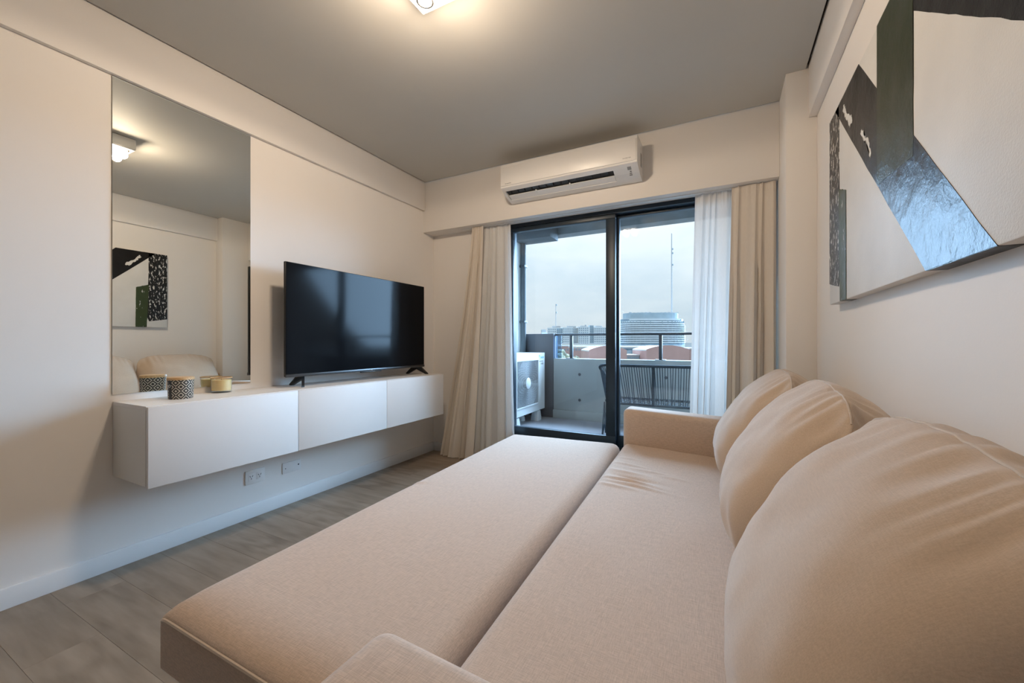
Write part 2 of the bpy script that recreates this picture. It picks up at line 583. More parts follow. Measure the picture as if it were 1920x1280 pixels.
# floor of long planks running across the room
floor = structure(box('floor', -0.1, RX + 0.1, YBACK, 3.45, -0.12, -0.006, 'gap_dark'))
PW = 0.19
row = 0
y = YBACK
plank_cache = {}
while y < 3.44:
    y1 = min(y + PW, 3.44)
    x = 0.0 - random.uniform(0.0, 1.1)
    while x < RX:
        xa, xb = max(x, 0.0), min(x + 1.22, RX)
        if xb - xa > 0.02:
            key = (round(xb - xa, 3), round(y1 - y, 3))
            if key not in plank_cache:
                bmp = box_bm(0.0003, xb - xa - 0.0003, 0.0003, y1 - y - 0.0003, -0.006, 0.0, bev=0.0004, seg=1)
                pl = finish('plank', bmp, 'floor_wood', floor)
                plank_cache[key] = pl.data
            else:
                pl = bpy.data.objects.new('plank', plank_cache[key])
                COL.objects.link(pl)
                pl.parent = floor
            pl.location = (xa, y, 0)
        x += 1.22
    y = y1
    row += 1

# ------------------------------------------------------------------ sliding window door
win = structure(empty('window_1', (1.775, YW, 0)))
WX0, WX1 = 0.80, 2.75
GB, GT = 0.322, 2.058
bm = box_bm(WX0, WX1, YW - 0.005, 3.40, 2.095, 2.126)
box_bm(WX0, WX0 + 0.045, YW - 0.005, 3.40, 0.0, 2.095, bm=bm)
box_bm(WX1 - 0.045, WX1, YW - 0.005, 3.40, 0.0, 2.095, bm=bm)
box_bm(WX0, WX1, YW - 0.005, 3.40, 0.0, 0.225, bm=bm)
finish('outer_frame', bm, 'anthracite', win)


def sash(x0, x1, y0, y1, zt, stl, strr, zb=GB):
    s = finish('sash', box_bm(x0, x1, y0, y1, 0.228, zb, 0.003), 'anthracite', win, smooth=True, auto=35)
    box('stile', x0, x0 + stl, y0, y1, zb, zt, 'anthracite', s, 0.003)
    box('stile', x1 - strr, x1, y0, y1, zb, zt, 'anthracite', s, 0.003)
    box('top_rail', x0, x1, y0, y1, zt, 2.094, 'anthracite', s, 0.003)
    ym = (y0 + y1) / 2
    box('pane', x0 + stl, x1 - strr, ym - 0.004, ym + 0.004, zb, zt, 'window_glass', s)
    return s


s1 = sash(0.83, 1.803, 3.240, 3.285, GT, 0.06, 0.076)
s2 = sash(1.79, 2.73, 3.300, 3.345, 2.072, 0.030, 0.06)
box('handle', 1.795, 1.807, 3.225, 3.241, 0.95, 1.15, 'anthracite', s1, 0.003)

# ------------------------------------------------------------------ ceiling lamp with four spots
LX0, LX1, LY0, LY1, LZ = 1.385, 1.605, 1.195, 1.415, 2.515
lamp = tag(empty('ceiling_lamp', (1.495, 1.305, LZ)), 'white square surface mounted ceiling lamp with four glowing spots', 'lamp')
box('housing', LX0, LX1, LY0, LY1, LZ + 0.006, TOP - 0.003, 'plastic_white', lamp, 0.003)
box('face_plate', LX0 + 0.004, LX1 - 0.004, LY0 + 0.004, LY1 - 0.004, LZ, LZ + 0.006, 'plastic_white', lamp, 0.002)
for ix in (0, 1):
    for iy in (0, 1):
        cx = LX0 + 0.058 + ix * 0.104
        cy = LY0 + 0.058 + iy * 0.104
        ring = lathe('spot_ring', [(0.036, LZ), (0.036, LZ - 0.004), (0.029, LZ - 0.004), (0.029, LZ)], cx, cy, 'chrome', lamp, 24)
        lathe('bulb', [(0.0, LZ - 0.003), (0.022, LZ - 0.003), (0.028, LZ - 0.001), (0.028, LZ)], cx, cy, 'bulb_glow', ring, 24)
        for kind, share in (('SPOT', 0.45), ('POINT', 0.55)):      # the beam and the stray glow of each bulb
            sd = bpy.data.lights.new('lamp_bulb', kind)
            sd.energy = LAMP_W * share
            sd.color = (1.0, 0.80, 0.60)
            sd.shadow_soft_size = 0.03
            if kind == 'SPOT':
                sd.spot_size = R(179)
                sd.spot_blend = 0.10
            so = bpy.data.objects.new('lamp_bulb', sd)
            so.location = (cx, cy, LZ - 0.036)
            COL.objects.link(so)

# ------------------------------------------------------------------ mirror
mir = tag(empty('wall_mirror', (0, 1.1475, 0.824)), 'tall frameless mirror mounted flat on the wall above the white cabinet', 'mirror')
box('mirror_glass', 0.0005, 0.006, 0.831, 1.464, 0.824, 2.330, 'mirror', mir, 0.0008, 1)
box('clip', 0.0062, 0.0085, 1.060, 1.075, 0.821, 0.829, 'chrome', mir)
box('clip', 0.0062, 0.0085, 1.225, 1.240, 0.821, 0.829, 'chrome', mir)

# ------------------------------------------------------------------ floating cabinet
CY0, CY1, CZ0, CZ1, CXF = 0.835, 2.934, 0.440, 0.791, 0.35
cab = tag(empty('floating_cabinet', (0, 1.885, CZ0)), 'long white wall hung cabinet with three plain flap doors under the mirror', 'cabinet')
bm = box_bm(0.001, CXF - 0.021, CY0, CY1, CZ0, CZ0 + 0.018)
box_bm(0.001, CXF - 0.021, CY0, CY0 + 0.018, CZ0 + 0.018, CZ1 - 0.018, bm=bm)
box_bm(0.001, CXF - 0.021, CY1 - 0.018, CY1, CZ0 + 0.018, CZ1 - 0.018, bm=bm)
box_bm(0.001, 0.012, CY0 + 0.018, CY1 - 0.018, CZ0 + 0.018, CZ1 - 0.018, bm=bm)
for yy in (1.54, 2.248):
    box_bm(0.012, CXF - 0.021, yy - 0.009, yy + 0.009, CZ0 + 0.018, CZ1 - 0.018, bm=bm)
finish('body', bm, 'carcass', cab)
box('top_panel', 0.001, CXF - 0.019, CY0, CY1, CZ1 - 0.018, CZ1, 'lacquer', cab, 0.001, 1)
for (ya, yb) in ((CY0 + 0.001, 1.5385), (1.5415, 2.2465), (2.2495, CY1 - 0.001)):
    box('door', CXF - 0.018, CXF, ya, yb, CZ0 - 0.006, CZ1 - 0.003, 'lacquer', cab, 0.0015, 2)

# ------------------------------------------------------------------ television
TX, TY0, TY1, TZ0, TZ1 = 0.205, 1.556, 2.847, 0.860, 1.566
tv = tag(empty('television', (0.14, 2.2, CZ1)), 'large black flat screen television on splayed feet on the white cabinet', 'television')
bm = box_bm(TX - 0.022, TX - 0.003, TY0, TY1, TZ0, TZ1, 0.004)
box_bm(TX - 0.075, TX - 0.018, TY0 + 0.16, TY1 - 0.16, TZ0 + 0.015, TZ0 + 0.40, 0.02, 3, bm=bm)
finish('body', bm, 'tv_body', tv, smooth=True, auto=35)
box('screen', TX - 0.004, TX, TY0 + 0.004, TY1 - 0.004, TZ0 + 0.016, TZ1 - 0.004, 'tv_screen', tv)
chin = box('lower_bezel', TX - 0.006, TX + 0.003, TY0, TY1, TZ0 - 0.004, TZ0 + 0.015, 'tv_trim', tv, 0.003)
lettering('lettering', 'TCL', 0.011, 'print_white', chin, frame_matrix((TX + 0.0031, 2.235, TZ0 + 0.0055), (0, 1, 0), (0, 0, 1)), 0.0003)
box('sensor_bar', TX - 0.012, TX + 0.002, 2.135, 2.335, TZ0 - 0.011, TZ0 - 0.004, 'tv_body', tv, 0.002)
for fy, d1, d2 in ((1.715, -0.02, -0.065), (2.815, -0.02, 0.035)):
    ft = finish('foot', prism_bm([(TX - 0.155, CZ1), (TX - 0.140, CZ1), (TX - 0.060, TZ0 - 0.024), (TX + 0.018, CZ1 + 0.002), (TX + 0.034, CZ1),
                                  (TX + 0.030, CZ1 + 0.009), (TX - 0.040, TZ0 + 0.012), (TX - 0.085, TZ0 + 0.012), (TX - 0.157, CZ1 + 0.008)], 'y', -0.010, 0.010),
                'tv_body', None)
    # the two tines splay sideways a little
    for v in ft.data.vertices:
        k = (v.co.x - (TX - 0.06))
        v.co.y += fy + (d2 * k / 0.09 if k > 0 else -d1 * k / 0.09)
    ft.parent = tv
    ft.matrix_parent_inverse = tv.matrix_world.inverted()

# ------------------------------------------------------------------ jar and candle on the cabinet
JX, JY = 0.150, 1.042
jar = tag(empty('patterned_jar', (JX, JY, CZ1)), 'small black jar with cream diamond pattern and wooden lid by the mirror', 'jar')
bm = bmesh.new()
uvl = bm.loops.layers.uv.new('UVMap')
SEG = 40
prof = [(0.0485, 0.0), (0.050, 0.003), (0.0535, 0.09), (0.0535, 0.094)]
rings = [[bm.verts.new((JX + r * math.cos(2 * math.pi * j / SEG), JY + r * math.sin(2 * math.pi * j / SEG), CZ1 + z)) for j in range(SEG)] for r, z in prof]
for i in range(len(prof) - 1):
    for j in range(SEG):
        k = (j + 1) % SEG
        f = bm.faces.new((rings[i][j], rings[i][k], rings[i + 1][k], rings[i + 1][j]))
        for lp, (uj, vi) in zip(f.loops, ((j, i), (j + 1, i), (j + 1, i + 1), (j, i + 1))):
            lp[uvl].uv = (uj / SEG, prof[vi][1] / 0.094)
bm.faces.new(rings[0][::-1]); bm.faces.new(rings[-1])
finish('body', bm, 'jar_pattern', jar, smooth=True, auto=50)
lathe('lid', [(0, CZ1 + 0.094), (0.055, CZ1 + 0.094), (0.056, CZ1 + 0.097), (0.055, CZ1 + 0.105), (0.053, CZ1 + 0.107), (0, CZ1 + 0.107)], JX, JY, 'lid_wood', jar, 40)
# black paper band round one side of the jar
bm = bmesh.new()
lab0, lab1 = R(-86), R(-66)
lv = []
for j in range(7):
    aa = lab0 + (lab1 - lab0) * j / 6
    lv.append([bm.verts.new((JX + (r + d) * math.cos(aa), JY + (r + d) * math.sin(aa), CZ1 + z)) for r, z, d in
               ((0.0495, 0.001, 0.0008), (0.0535, 0.092, 0.0008), (0.0535, 0.092, 0.0001), (0.0495, 0.001, 0.0001))])
for A, B in zip(lv[:-1], lv[1:]):
    for q in range(4):
        bm.faces.new((A[q], B[q], B[(q + 1) % 4], A[(q + 1) % 4]))
bmesh.ops.recalc_face_normals(bm, faces=bm.faces[:])
band_o = finish('paper_band', bm, 'plastic_dark', jar, smooth=True, auto=50)
am = (lab0 + lab1) / 2
lathe_c = (JX + 0.0541 * math.cos(am), JY + 0.0541 * math.sin(am), CZ1 + 0.066)
bm = tube_bm([(lathe_c[0] - math.sin(am) * 0.006 * math.cos(t), lathe_c[1] + math.cos(am) * 0.006 * math.cos(t), lathe_c[2] + 0.006 * math.sin(t))
              for t in [2 * math.pi * q / 14 for q in range(14)]], 0.001, 5, True)
finish('printed_ring', bm, 'print_white', band_o, smooth=True)

KX, KY = 0.060, 1.274
can = tag(empty('glass_candle', (KX, KY, CZ1)), 'honey coloured candle in a short clear glass on the cabinet', 'candle')
lathe('glass_cup', [(0, CZ1), (0.047, CZ1), (0.0485, CZ1 + 0.003), (0.051, CZ1 + 0.082), (0.0485, CZ1 + 0.082), (0.0462, CZ1 + 0.011), (0, CZ1 + 0.011)], KX, KY, 'jar_glass', can, 40)
lathe('wax', [(0, CZ1 + 0.0115), (0.0455, CZ1 + 0.0115), (0.0478, CZ1 + 0.069), (0.0465, CZ1 + 0.071), (0, CZ1 + 0.070)], KX, KY, 'candle_wax', can, 40)
lathe('rim', [(0.0490, CZ1 + 0.082), (0.0515, CZ1 + 0.080), (0.0515, CZ1 + 0.084), (0.0490, CZ1 + 0.085), (0.0490, CZ1 + 0.082)], KX, KY, 'lid_wood', can, 40)
tube('wick', [(KX, KY, CZ1 + 0.069), (KX + 0.001, KY, CZ1 + 0.079)], 0.0012, 'plastic_dark', can, 6)

# ------------------------------------------------------------------ wall sockets
sk = tag(empty('power_outlet', (0, 1.491, 0.207)), 'grey double power outlet plate on the wall below the cabinet', 'outlet')
box('plate', 0.0, 0.009, 1.433, 1.549, 0.207, 0.290, 'plastic_white', sk, 0.002)
for cy in (1.466, 1.516):
    skt = box('socket', 0.0085, 0.0105, cy - 0.019, cy + 0.019, 0.226, 0.270, 'plastic_white', sk, 0.001)
    for (dy, dz, an) in ((-0.007, 0.006, 30), (0.007, 0.006, -30), (0, -0.008, 0)):
        s_ = finish('slot', box_bm(-0.0006, 0.0006, -0.0013, 0.0013, -0.005, 0.005), 'plastic_dark', None)
        s_.data.transform(Matrix.Translation((0.0105, cy + dy, 0.248 + dz)) @ Matrix.Rotation(R(an), 4, 'X'))
        s_.parent = skt; s_.matrix_parent_inverse = skt.matrix_world.inverted()
sk = tag(empty('cable_outlet', (0, 1.733, 0.207)), 'white blank socket plate with two screw holes below the cabinet', 'outlet')
box('plate', 0.0, 0.007, 1.667, 1.797, 0.207, 0.278, 'trim_white', sk, 0.002)
for cy, cz, rr in ((1.686, 0.240, 0.003), (1.778, 0.246, 0.005)):
    s_ = finish('hole', lathe_bm([(0, 0.0), (rr, 0.0), (rr, 0.0008), (0, 0.0008)], 0, 0, 12), 'plastic_dark', None)
    s_.data.transform(Matrix.Translation((0.0068, cy, cz)) @ Matrix.Rotation(R(90), 4, 'Y'))
    s_.parent = sk; s_.matrix_parent_inverse = sk.matrix_world.inverted()

# ------------------------------------------------------------------ split air conditioner over the window
AX0, AX1, AYF, AYB = 0.972, 2.040, 2.862, YB
AZT, AZF, AZB = 2.503, 2.312, 2.240
ac = tag(empty('air_conditioner', (1.506, AYB, AZB)), 'white wall mounted split air conditioner over the sliding window', 'air conditioner')


def low(s):           # point on the slanted underside, s = 0 front .. 1 wall
    return (AYF + (AYB - AYF) * s, AZF + (AZB - AZF) * s - 0.012 * math.sin(math.pi * s))


S0, S1, SX0, SX1 = 0.18, 0.68, 0.995, 1.868
pr_top = [(AYB, AZT), (AYF + 0.03, AZT), (AYF + 0.008, AZT - 0.006), (AYF, AZT - 0.03), (AYF, AZF + 0.006), low(0.02), low(S0 * 0.55), low(S0)]
bm = bmesh.new()
# upper shell down to the mouth
full = pr_top + [low(S0), ]
prism_bm(pr_top[:-1] + [low(S0), (AYF + 0.09, AZF + 0.05), (AYB, AZF + 0.05)], 'x', AX0, AX1, bm=bm)
# bottom shell behind the mouth
prism_bm([low(S1), low(0.8), low(0.93), (AYB, AZB + 0.012), (AYB, AZF + 0.05), (AYB - 0.03, AZF + 0.05), (low(S1)[0], low(S1)[1] + 0.006)], 'x', AX0, AX1, bm=bm)
# cheeks beside the mouth
ck = [low(S0 - 0.01), low(0.4), low(0.55), low(S1 + 0.01), (AYB - 0.03, AZF + 0.05), (AYF + 0.09, AZF + 0.05)]
prism_bm(ck, 'x', AX0, SX0, bm=bm)
prism_bm(ck, 'x', SX1, AX1, bm=bm)
bmesh.ops.recalc_face_normals(bm, faces=bm.faces[:])
finish('casing', bm, 'plastic_white', ac)
fp = box('front_panel', AX0 + 0.006, AX1 - 0.006, AYF - 0.006, AYF + 0.002, AZF + 0.010, AZT - 0.032, 'plastic_white', ac, 0.003)
# dark mouth with the blower
q0, q1 = low(S0), low(S1)
mo = finish('air_outlet', prism_bm([(q0[0] + 0.001, q0[1] + 0.010), (q1[0], q1[1] + 0.022), (AYB - 0.034, AZF + 0.045), (AYF + 0.088, AZF + 0.045)], 'x', SX0, SX1), 'plastic_dark', ac)
for i in range(14):
    xx = SX0 + 0.04 + i * (SX1 - SX0 - 0.08) / 13
    p0, p1 = low(S0 + 0.06), low(S0 + 0.20)
    finish('vane', prism_bm([(p0[0], p0[1] + 0.005), (p1[0], p1[1] + 0.004), (p1[0], p1[1] + 0.02), (p0[0], p0[1] + 0.02)], 'x', xx - 0.001, xx + 0.001), 'plastic_dark', mo)
f0, f1 = low(0.44), low(S1 - 0.01)
flap = finish('flap', prism_bm([(f0[0], f0[1] + 0.008), (f1[0], f1[1] + 0.003), (f1[0], f1[1] + 0.007), (f0[0] + 0.002, f0[1] + 0.013)], 'x', SX0 + 0.006, SX1 - 0.004), 'plastic_white', ac)
for xx in (1.25, 1.53):
    b0 = low(S0 + 0.05)
    box('flap_arm', xx - 0.004, xx + 0.004, f0[0] - 0.022, f0[0] + 0.03, f0[1] + 0.002, f0[1] + 0.012, 'plastic_white', flap, 0.001)
lettering('lettering', 'DAIKIN', 0.010, 'screen_print', fp, frame_matrix((1.043, AYF - 0.0063, AZF + 0.024), (1, 0, 0), (0, 0, 1)), 0.0003, 0.052)
lettering('lettering', 'INVERTER', 0.008, 'print_grey', fp, frame_matrix((1.972, AYF - 0.0063, AZF + 0.032), (1, 0, 0), (0, 0, 1)), 0.0003, 0.056)
pA, pB = low(0.14), low(0.26)
dsp = finish('display', prism_bm([(pA[0], pA[1] - 0.0008), (pB[0], pB[1] - 0.0008), (pB[0], pB[1] + 0.003), (pA[0], pA[1] + 0.003)], 'x', 1.966, 1.992), 'plastic_grey', ac)
for q in range(3):
    pA, pB = low(0.31 + q * 0.075), low(0.35 + q * 0.075)
    finish('symbol', prism_bm([(pA[0], pA[1] - 0.0006), (pB[0], pB[1] - 0.0006), (pB[0], pB[1] + 0.003), (pA[0], pA[1] + 0.003)], 'x', 1.978 - 0.004 * q, 1.990), 'print_grey', dsp)
box('side_grip', AX1 - 0.001, AX1 + 0.0015, AYF + 0.13, AYF + 0.165, AZF + 0.015, AZF + 0.11, 'plastic_grey', ac, 0.0008, 1)

# ------------------------------------------------------------------ curtains


def curtain(name, xt0, xt1, xb0, xb1, yt, yb, folds, amp_t, amp_b, mat, label, seed, ztop=2.122, zbot=0.004, group=None, power=1.0):
    rnd = random.Random(seed)
    nu, nv = folds * 14, 60
    ph = [rnd.uniform(-0.9, 0.9) for _ in range(folds + 2)]
    am = [rnd.uniform(0.55, 1.15) for _ in range(folds + 2)]
    bm = bmesh.new()
    grid = []
    for j in range(nv + 1):
        v = j / nv                       # 0 top .. 1 bottom
        vv_ = v ** power
        rowv = []
        for i in range(nu + 1):
            u = i / nu
            k = u * folds
            k += 0.42 * math.sin(2 * math.pi * (u * 1.7 + seed * 0.13) + 0.8 * v) * math.sin(math.pi * u)
            k = min(max(k, 0.0), folds)
            ki = int(k)
            fr = k - ki
            A = am[ki] * (1 - fr) + am[ki + 1] * fr
            p_ = ph[ki] * (1 - fr) + ph[ki + 1] * fr
            xx = (xt0 + (xt1 - xt0) * u) * (1 - vv_) + (xb0 + (xb1 - xb0) * u) * vv_
            aa = amp_t + (amp_b - amp_t) * min(1.0, v * 1.4)
            w = 2 * math.pi * k + p_ * v * 1.6
            yy = yt + (yb - yt) * vv_ + aa * A * (math.sin(w) + 0.22 * math.sin(2 * w + 1.0 + 2 * v))
            xx += 0.35 * aa * A * math.sin(2 * w) * min(1, v * 3)
            zz = ztop + (zbot - ztop) * v
            # gathered heading tape
            if v < 0.05:
                yy += 0.0025 * math.sin(6 * math.pi * k * 2)
            rowv.append(bm.verts.new((xx, yy, zz)))
        grid.append(rowv)
    for j in range(nv):
        for i in range(nu):
            bm.faces.new((grid[j][i], grid[j][i + 1], grid[j + 1][i + 1], grid[j + 1][i]))
    o = finish(name, bm, mat, None, smooth=True)
    return tag(o, label, 'curtain', group)


curtain('sheer_curtain', 0.60, 0.895, 0.44, 0.955, 3.180, 3.182, 6, 0.010, 0.024, 'sheer', 'white sheer curtain at the left edge of the window by the television', 3, group='curtains')
curtain('blackout_curtain', 0.525, 0.645, 0.17, 0.53, 3.130, 3.108, 4, 0.008, 0.032, 'blackout', 'taupe heavy curtain gathered in the corner beside the cabinet', 5, group='curtains', power=1.25)
curtain('sheer_curtain', 2.385, 2.70, 2.34, 2.66, 3.180, 3.176, 6, 0.010, 0.024, 'sheer', 'white sheer curtain at the right edge of the window behind the sofa arm', 11, group='curtains')
curtain('blackout_curtain', 2.615, 2.868, 2.58, 2.868, 3.130, 3.108, 4, 0.008, 0.028, 'blackout', 'taupe heavy curtain gathered beside the wall pillar', 14, group='curtains')
trk = tag(box('curtain_track', 0.40, 2.878, 3.146, 3.190, 2.121, 2.1258, 'trim_white', None, 0.001, 1), 'thin white curtain track under the beam over the window', 'curtain track')

# ------------------------------------------------------------------ painting
PXF = 2.985
PY0, PY1, PZ0, PZ1 = 0.66, 2.262, 1.238, 2.046
pt = tag(empty('abstract_painting', (RX, 1.46, PZ0)), 'large off white abstract canvas with black and green paint strokes over the sofa', 'painting')
box('canvas', PXF, RX - 0.001, PY0, PY1, PZ0, PZ1, 'canvas', pt, 0.003)


def stroke(poly, mat, th=0.0012, wrap_bottom=False, rough=0.0016, sub=14, seed=1):
    """a flat layer of paint on the canvas, outline in (y, z), edges a little ragged"""
    rnd = random.Random(seed)
    pts = []
    k = len(poly)
    for i in range(k):
        a, b_ = Vector(poly[i]), Vector(poly[(i + 1) % k])
        for s in range(sub):
            p = a.lerp(b_, s / sub)
            if s:
                d = (b_ - a).normalized()
                p = p + Vector((-d.y, d.x)) * rnd.uniform(-rough, rough)
            pts.append((min(max(p.x, PY0), PY1), min(max(p.y, PZ0), PZ1)))
    bm = bmesh.new()
    A = [bm.verts.new((PXF - th, p[0], p[1])) for p in pts]
    B = [bm.verts.new((PXF + 0.0005, p[0], p[1])) for p in pts]
    bm.faces.new(A)
    for i in range(len(pts)):
        bm.faces.new((A[i], B[i], B[(i + 1) % len(pts)], A[(i + 1) % len(pts)]))
    bmesh.ops.triangulate(bm, faces=[f for f in bm.faces if len(f.verts) > 4])
    bmesh.ops.recalc_face_normals(bm, faces=bm.faces[:])
    o = finish('paint_stroke', bm, mat, pt)
    o['label'] = {'paint_black': 'glossy black stroke', 'paint_black_scratched': 'glossy black diagonal stroke with white scratches',
                  'paint_black_dry': 'dry brushed black block', 'paint_green': 'dark olive green upright band', 'paint_green_dry': 'short green upright band', 'canvas': 'white scrape through the black paint'}[mat]
    return o


stroke([(2.158, PZ1), (1.826, PZ1), (1.012, PZ0), (1.293, PZ0)], 'paint_black_scratched', 0.0012, seed=2)
stroke([(1.632, PZ1), (1.363, PZ1), (1.363, 1.535), (1.632, 1.555)], 'paint_green', 0.0016, seed=3)
stroke([(PY1, PZ1), (2.098, PZ1), (2.085, 1.34), (2.10, 1.30), (PY1, 1.33)], 'paint_black_dry', 0.0012, seed=4)
stroke([(2.098, 1.70), (1.99, 1.66), (1.985, PZ0), (2.08, PZ0)], 'paint_green_dry', 0.0018, seed=5)
stroke([(1.362, PZ1), (1.362, 1.898), (0.943, 1.579), (PY0, 1.365), (PY0, 1.66), (1.02, PZ1)], 'paint_black', 0.0012, seed=6)
stroke([(2.035, 1.985), (2.018, 1.972), (1.99, 1.935), (1.955, 1.905), (1.935, 1.875), (1.90, 1.885), (1.915, 1.915), (1.965, 1.94), (1.99, 1.975), (2.02, 2.005)], 'canvas', 0.0019, rough=0.006, sub=5, seed=9)
stroke([(1.80, 1.79), (1.775, 1.765), (1.74, 1.735), (1.715, 1.70), (1.695, 1.665), (1.685, 1.675), (1.71, 1.725), (1.745, 1.76), (1.785, 1.80)], 'canvas', 0.0019, rough=0.006, sub=5, seed=10)
# the diagonal wraps round the lower edge of the canvas
finish('paint_edge', box_bm(PXF, RX - 0.004, 1.014, 1.29, PZ0 - 0.0008, PZ0 + 0.001), 'paint_black', pt)
finish('paint_edge', box_bm(PXF, RX - 0.004, 2.0, 2.075, PZ0 - 0.0008, PZ0 + 0.001), 'paint_green', pt)

# ------------------------------------------------------------------ sofa bed
sofa = tag(empty('sofa_bed', (2.5, 1.56, 0)), 'beige linen sofa bed with its extension pulled out into the room', 'sofa')
TILT = 0.045          # the seat and arms fall a little towards the wall


def soft_slab(quad, z0, z1, rr, tilt=0.0, xref=2.0, nu=60, nv=150, crown=0.008, bumps=None):
    """upholstered slab; quad = near-left, near-right, far-right, far-left corners (x, y)
       rr = (left, right, near, far) pairs of (horizontal, vertical) roll-over radii"""
    nl, nr, fr, fl = [Vector(q) for q in quad]

    def ticks(k, ra, rb, L):
        t = []
        for s in (0, .004, .015, .04, .08, .14, .22, .33, .46, .62, .8):
            t.append(s * ra)
        a_, b_ = ra, L - rb
        for q in range(k + 1):
            t.append(a_ + (b_ - a_) * q / k)
        for s in (.8, .62, .46, .33, .22, .14, .08, .04, .015, .004, 0):
            t.append(L - s * rb)
        return [q / L for q in t]
    W, L = (nr - nl).length, (fl - nl).length
    U = ticks(nu, rr[0][0], rr[1][0], W)
    V = ticks(nv, rr[2][0], rr[3][0], L)

    def drop(d, r):
        if d >= r[0]: return 0.0
        k = 1 - d / r[0]
        return r[1] * (1 - math.sqrt(max(0.0, 1 - k * k)))
    bm = bmesh.new()
    G = []
    for v in V:
        rowv = []
        for u in U:
            p = nl.lerp(nr, u).lerp(fl.lerp(fr, u), v)
            du = (drop(u * W, rr[0]), drop((1 - u) * W, rr[1]))
            dv = (drop(v * L, rr[2]), drop((1 - v) * L, rr[3]))
            dz = math.sqrt(sum(q * q for q in du + dv))
            dz = min(dz, max(max(du), max(dv)) * 1.25)
            z = z1 - dz + crown * math.sin(math.pi * u) ** 0.7 * math.sin(math.pi * v) ** 0.5 - crown
            z += -tilt * (p.x - xref)
            if bumps:
                z += bumps(p.x, p.y) * max(0.0, 1 - dz / 0.03)
            rowv.append(bm.verts.new((p.x, p.y, max(z, z0 + 0.002))))
        G.append(rowv)
    for j in range(len(V) - 1):
        for i in range(len(U) - 1):
            bm.faces.new((G[j][i], G[j][i + 1], G[j + 1][i + 1], G[j + 1][i]))
    rim = [G[0][i] for i in range(len(U))] + [G[j][-1] for j in range(1, len(V))] + \
          [G[-1][i] for i in range(len(U) - 2, -1, -1)] + [G[j][0] for j in range(len(V) - 2, 0, -1)]
    low_ = [bm.verts.new((q.co.x, q.co.y, z0)) for q in rim]
    k = len(rim)
    for i in range(k):
        bm.faces.new((rim[i], low_[i], low_[(i + 1) % k], rim[(i + 1) % k]))
    bm.faces.new(low_)
    bmesh.ops.recalc_face_normals(bm, faces=bm.faces[:])
    return bm, [q.co.copy() for q in rim]


def seat_bumps(x, y):
    s = 0.0
    for (cy, cx, wy, wx, am, sl) in ((1.93, 2.17, 0.016, 0.11, 0.009, -0.10), (1.885, 2.20, 0.012, 0.12, 0.006, -0.10), (1.985, 2.19, 0.018, 0.10, -0.007, -0.12),
                                     (2.06, 2.14, 0.018, 0.09, 0.005, -0.1), (2.13, 2.24, 0.014, 0.10, 0.004, -0.1), (2.19, 2.12, 0.012, 0.08, 0.004, -0.1),
                                     (1.84, 2.13, 0.014, 0.10, 0.004, -0.1), (2.30, 2.10, 0.012, 0.05, 0.003, -0.1), (2.09, 2.35, 0.012, 0.06, 0.003, -0.05)):
        dy = y - cy - sl * (x - cx)
        s += am * math.exp(-(dy / wy) ** 2 - ((x - cx) / wx) ** 2)
    s += 0.0022 * noise.noise(Vector((x * 6, y * 4, 1.3)))
    return s * 1.6


def bed_bumps(x, y):
    s = 0.0022 * noise.noise(Vector((x * 5, y * 3, 5.3)))
    for (cy, cx, wy, wx, am) in ((1.45, 1.32, 0.010, 0.06, 0.003), (1.42, 1.33, 0.008, 0.05, -0.003)):
        s += am * math.exp(-((y - cy - 0.3 * (x - cx)) / wy) ** 2 - ((x - cx) / wx) ** 2)
    return s


# seat
bm, _r = soft_slab([(2.088, 0.476), (2.94, 0.476), (2.94, 2.640), (1.992, 2.640)], 0.20, 0.433,
                   ((0.045, 0.045), (0.02, 0.01), (0.02, 0.012), (0.02, 0.012)), TILT, 2.0, 70, 190, 0.004, seat_bumps)
finish('seat', bm, 'linen', sofa, smooth=True, auto=60)
# base under the seat and low back behind the cushions
bm = box_bm(2.12, 2.98, 0.30, 2.80, 0.06, 0.195, 0.01)
finish('base', bm, 'linen', sofa, smooth=True, auto=35)
bm = box_bm(2.945, 3.008, 0.30, 2.79, 0.20, 0.70, 0.02, 3)
finish('backrest', bm, 'linen', sofa, smooth=True, auto=35)


def arm(x0, y0, y1, zt):
    bm = box_bm(x0, 3.005, y0, y1, 0.10, zt, 0.034, 5)
    bmesh.ops.subdivide_edges(bm, edges=[e for e in bm.edges if e.calc_length() > 0.3], cuts=6, use_grid_fill=True)
    for v in bm.verts:
        if v.co.z > 0.4:
            v.co.z -= TILT * (v.co.x - 2.0)
    a_ = finish('arm', bm, 'linen', sofa, smooth=True, auto=50)
    return a_


arm(1.990, 2.642, 2.815, 0.646)
arm(2.092, 0.295, 0.472, 0.646)
for (lx, ly) in ((2.16, 0.36), (2.90, 0.36), (2.16, 2.72), (2.80, 2.72)):
    box('leg', lx - 0.025, lx + 0.025, ly - 0.025, ly + 0.025, 0.0, 0.10, 'black_steel', sofa, 0.004)
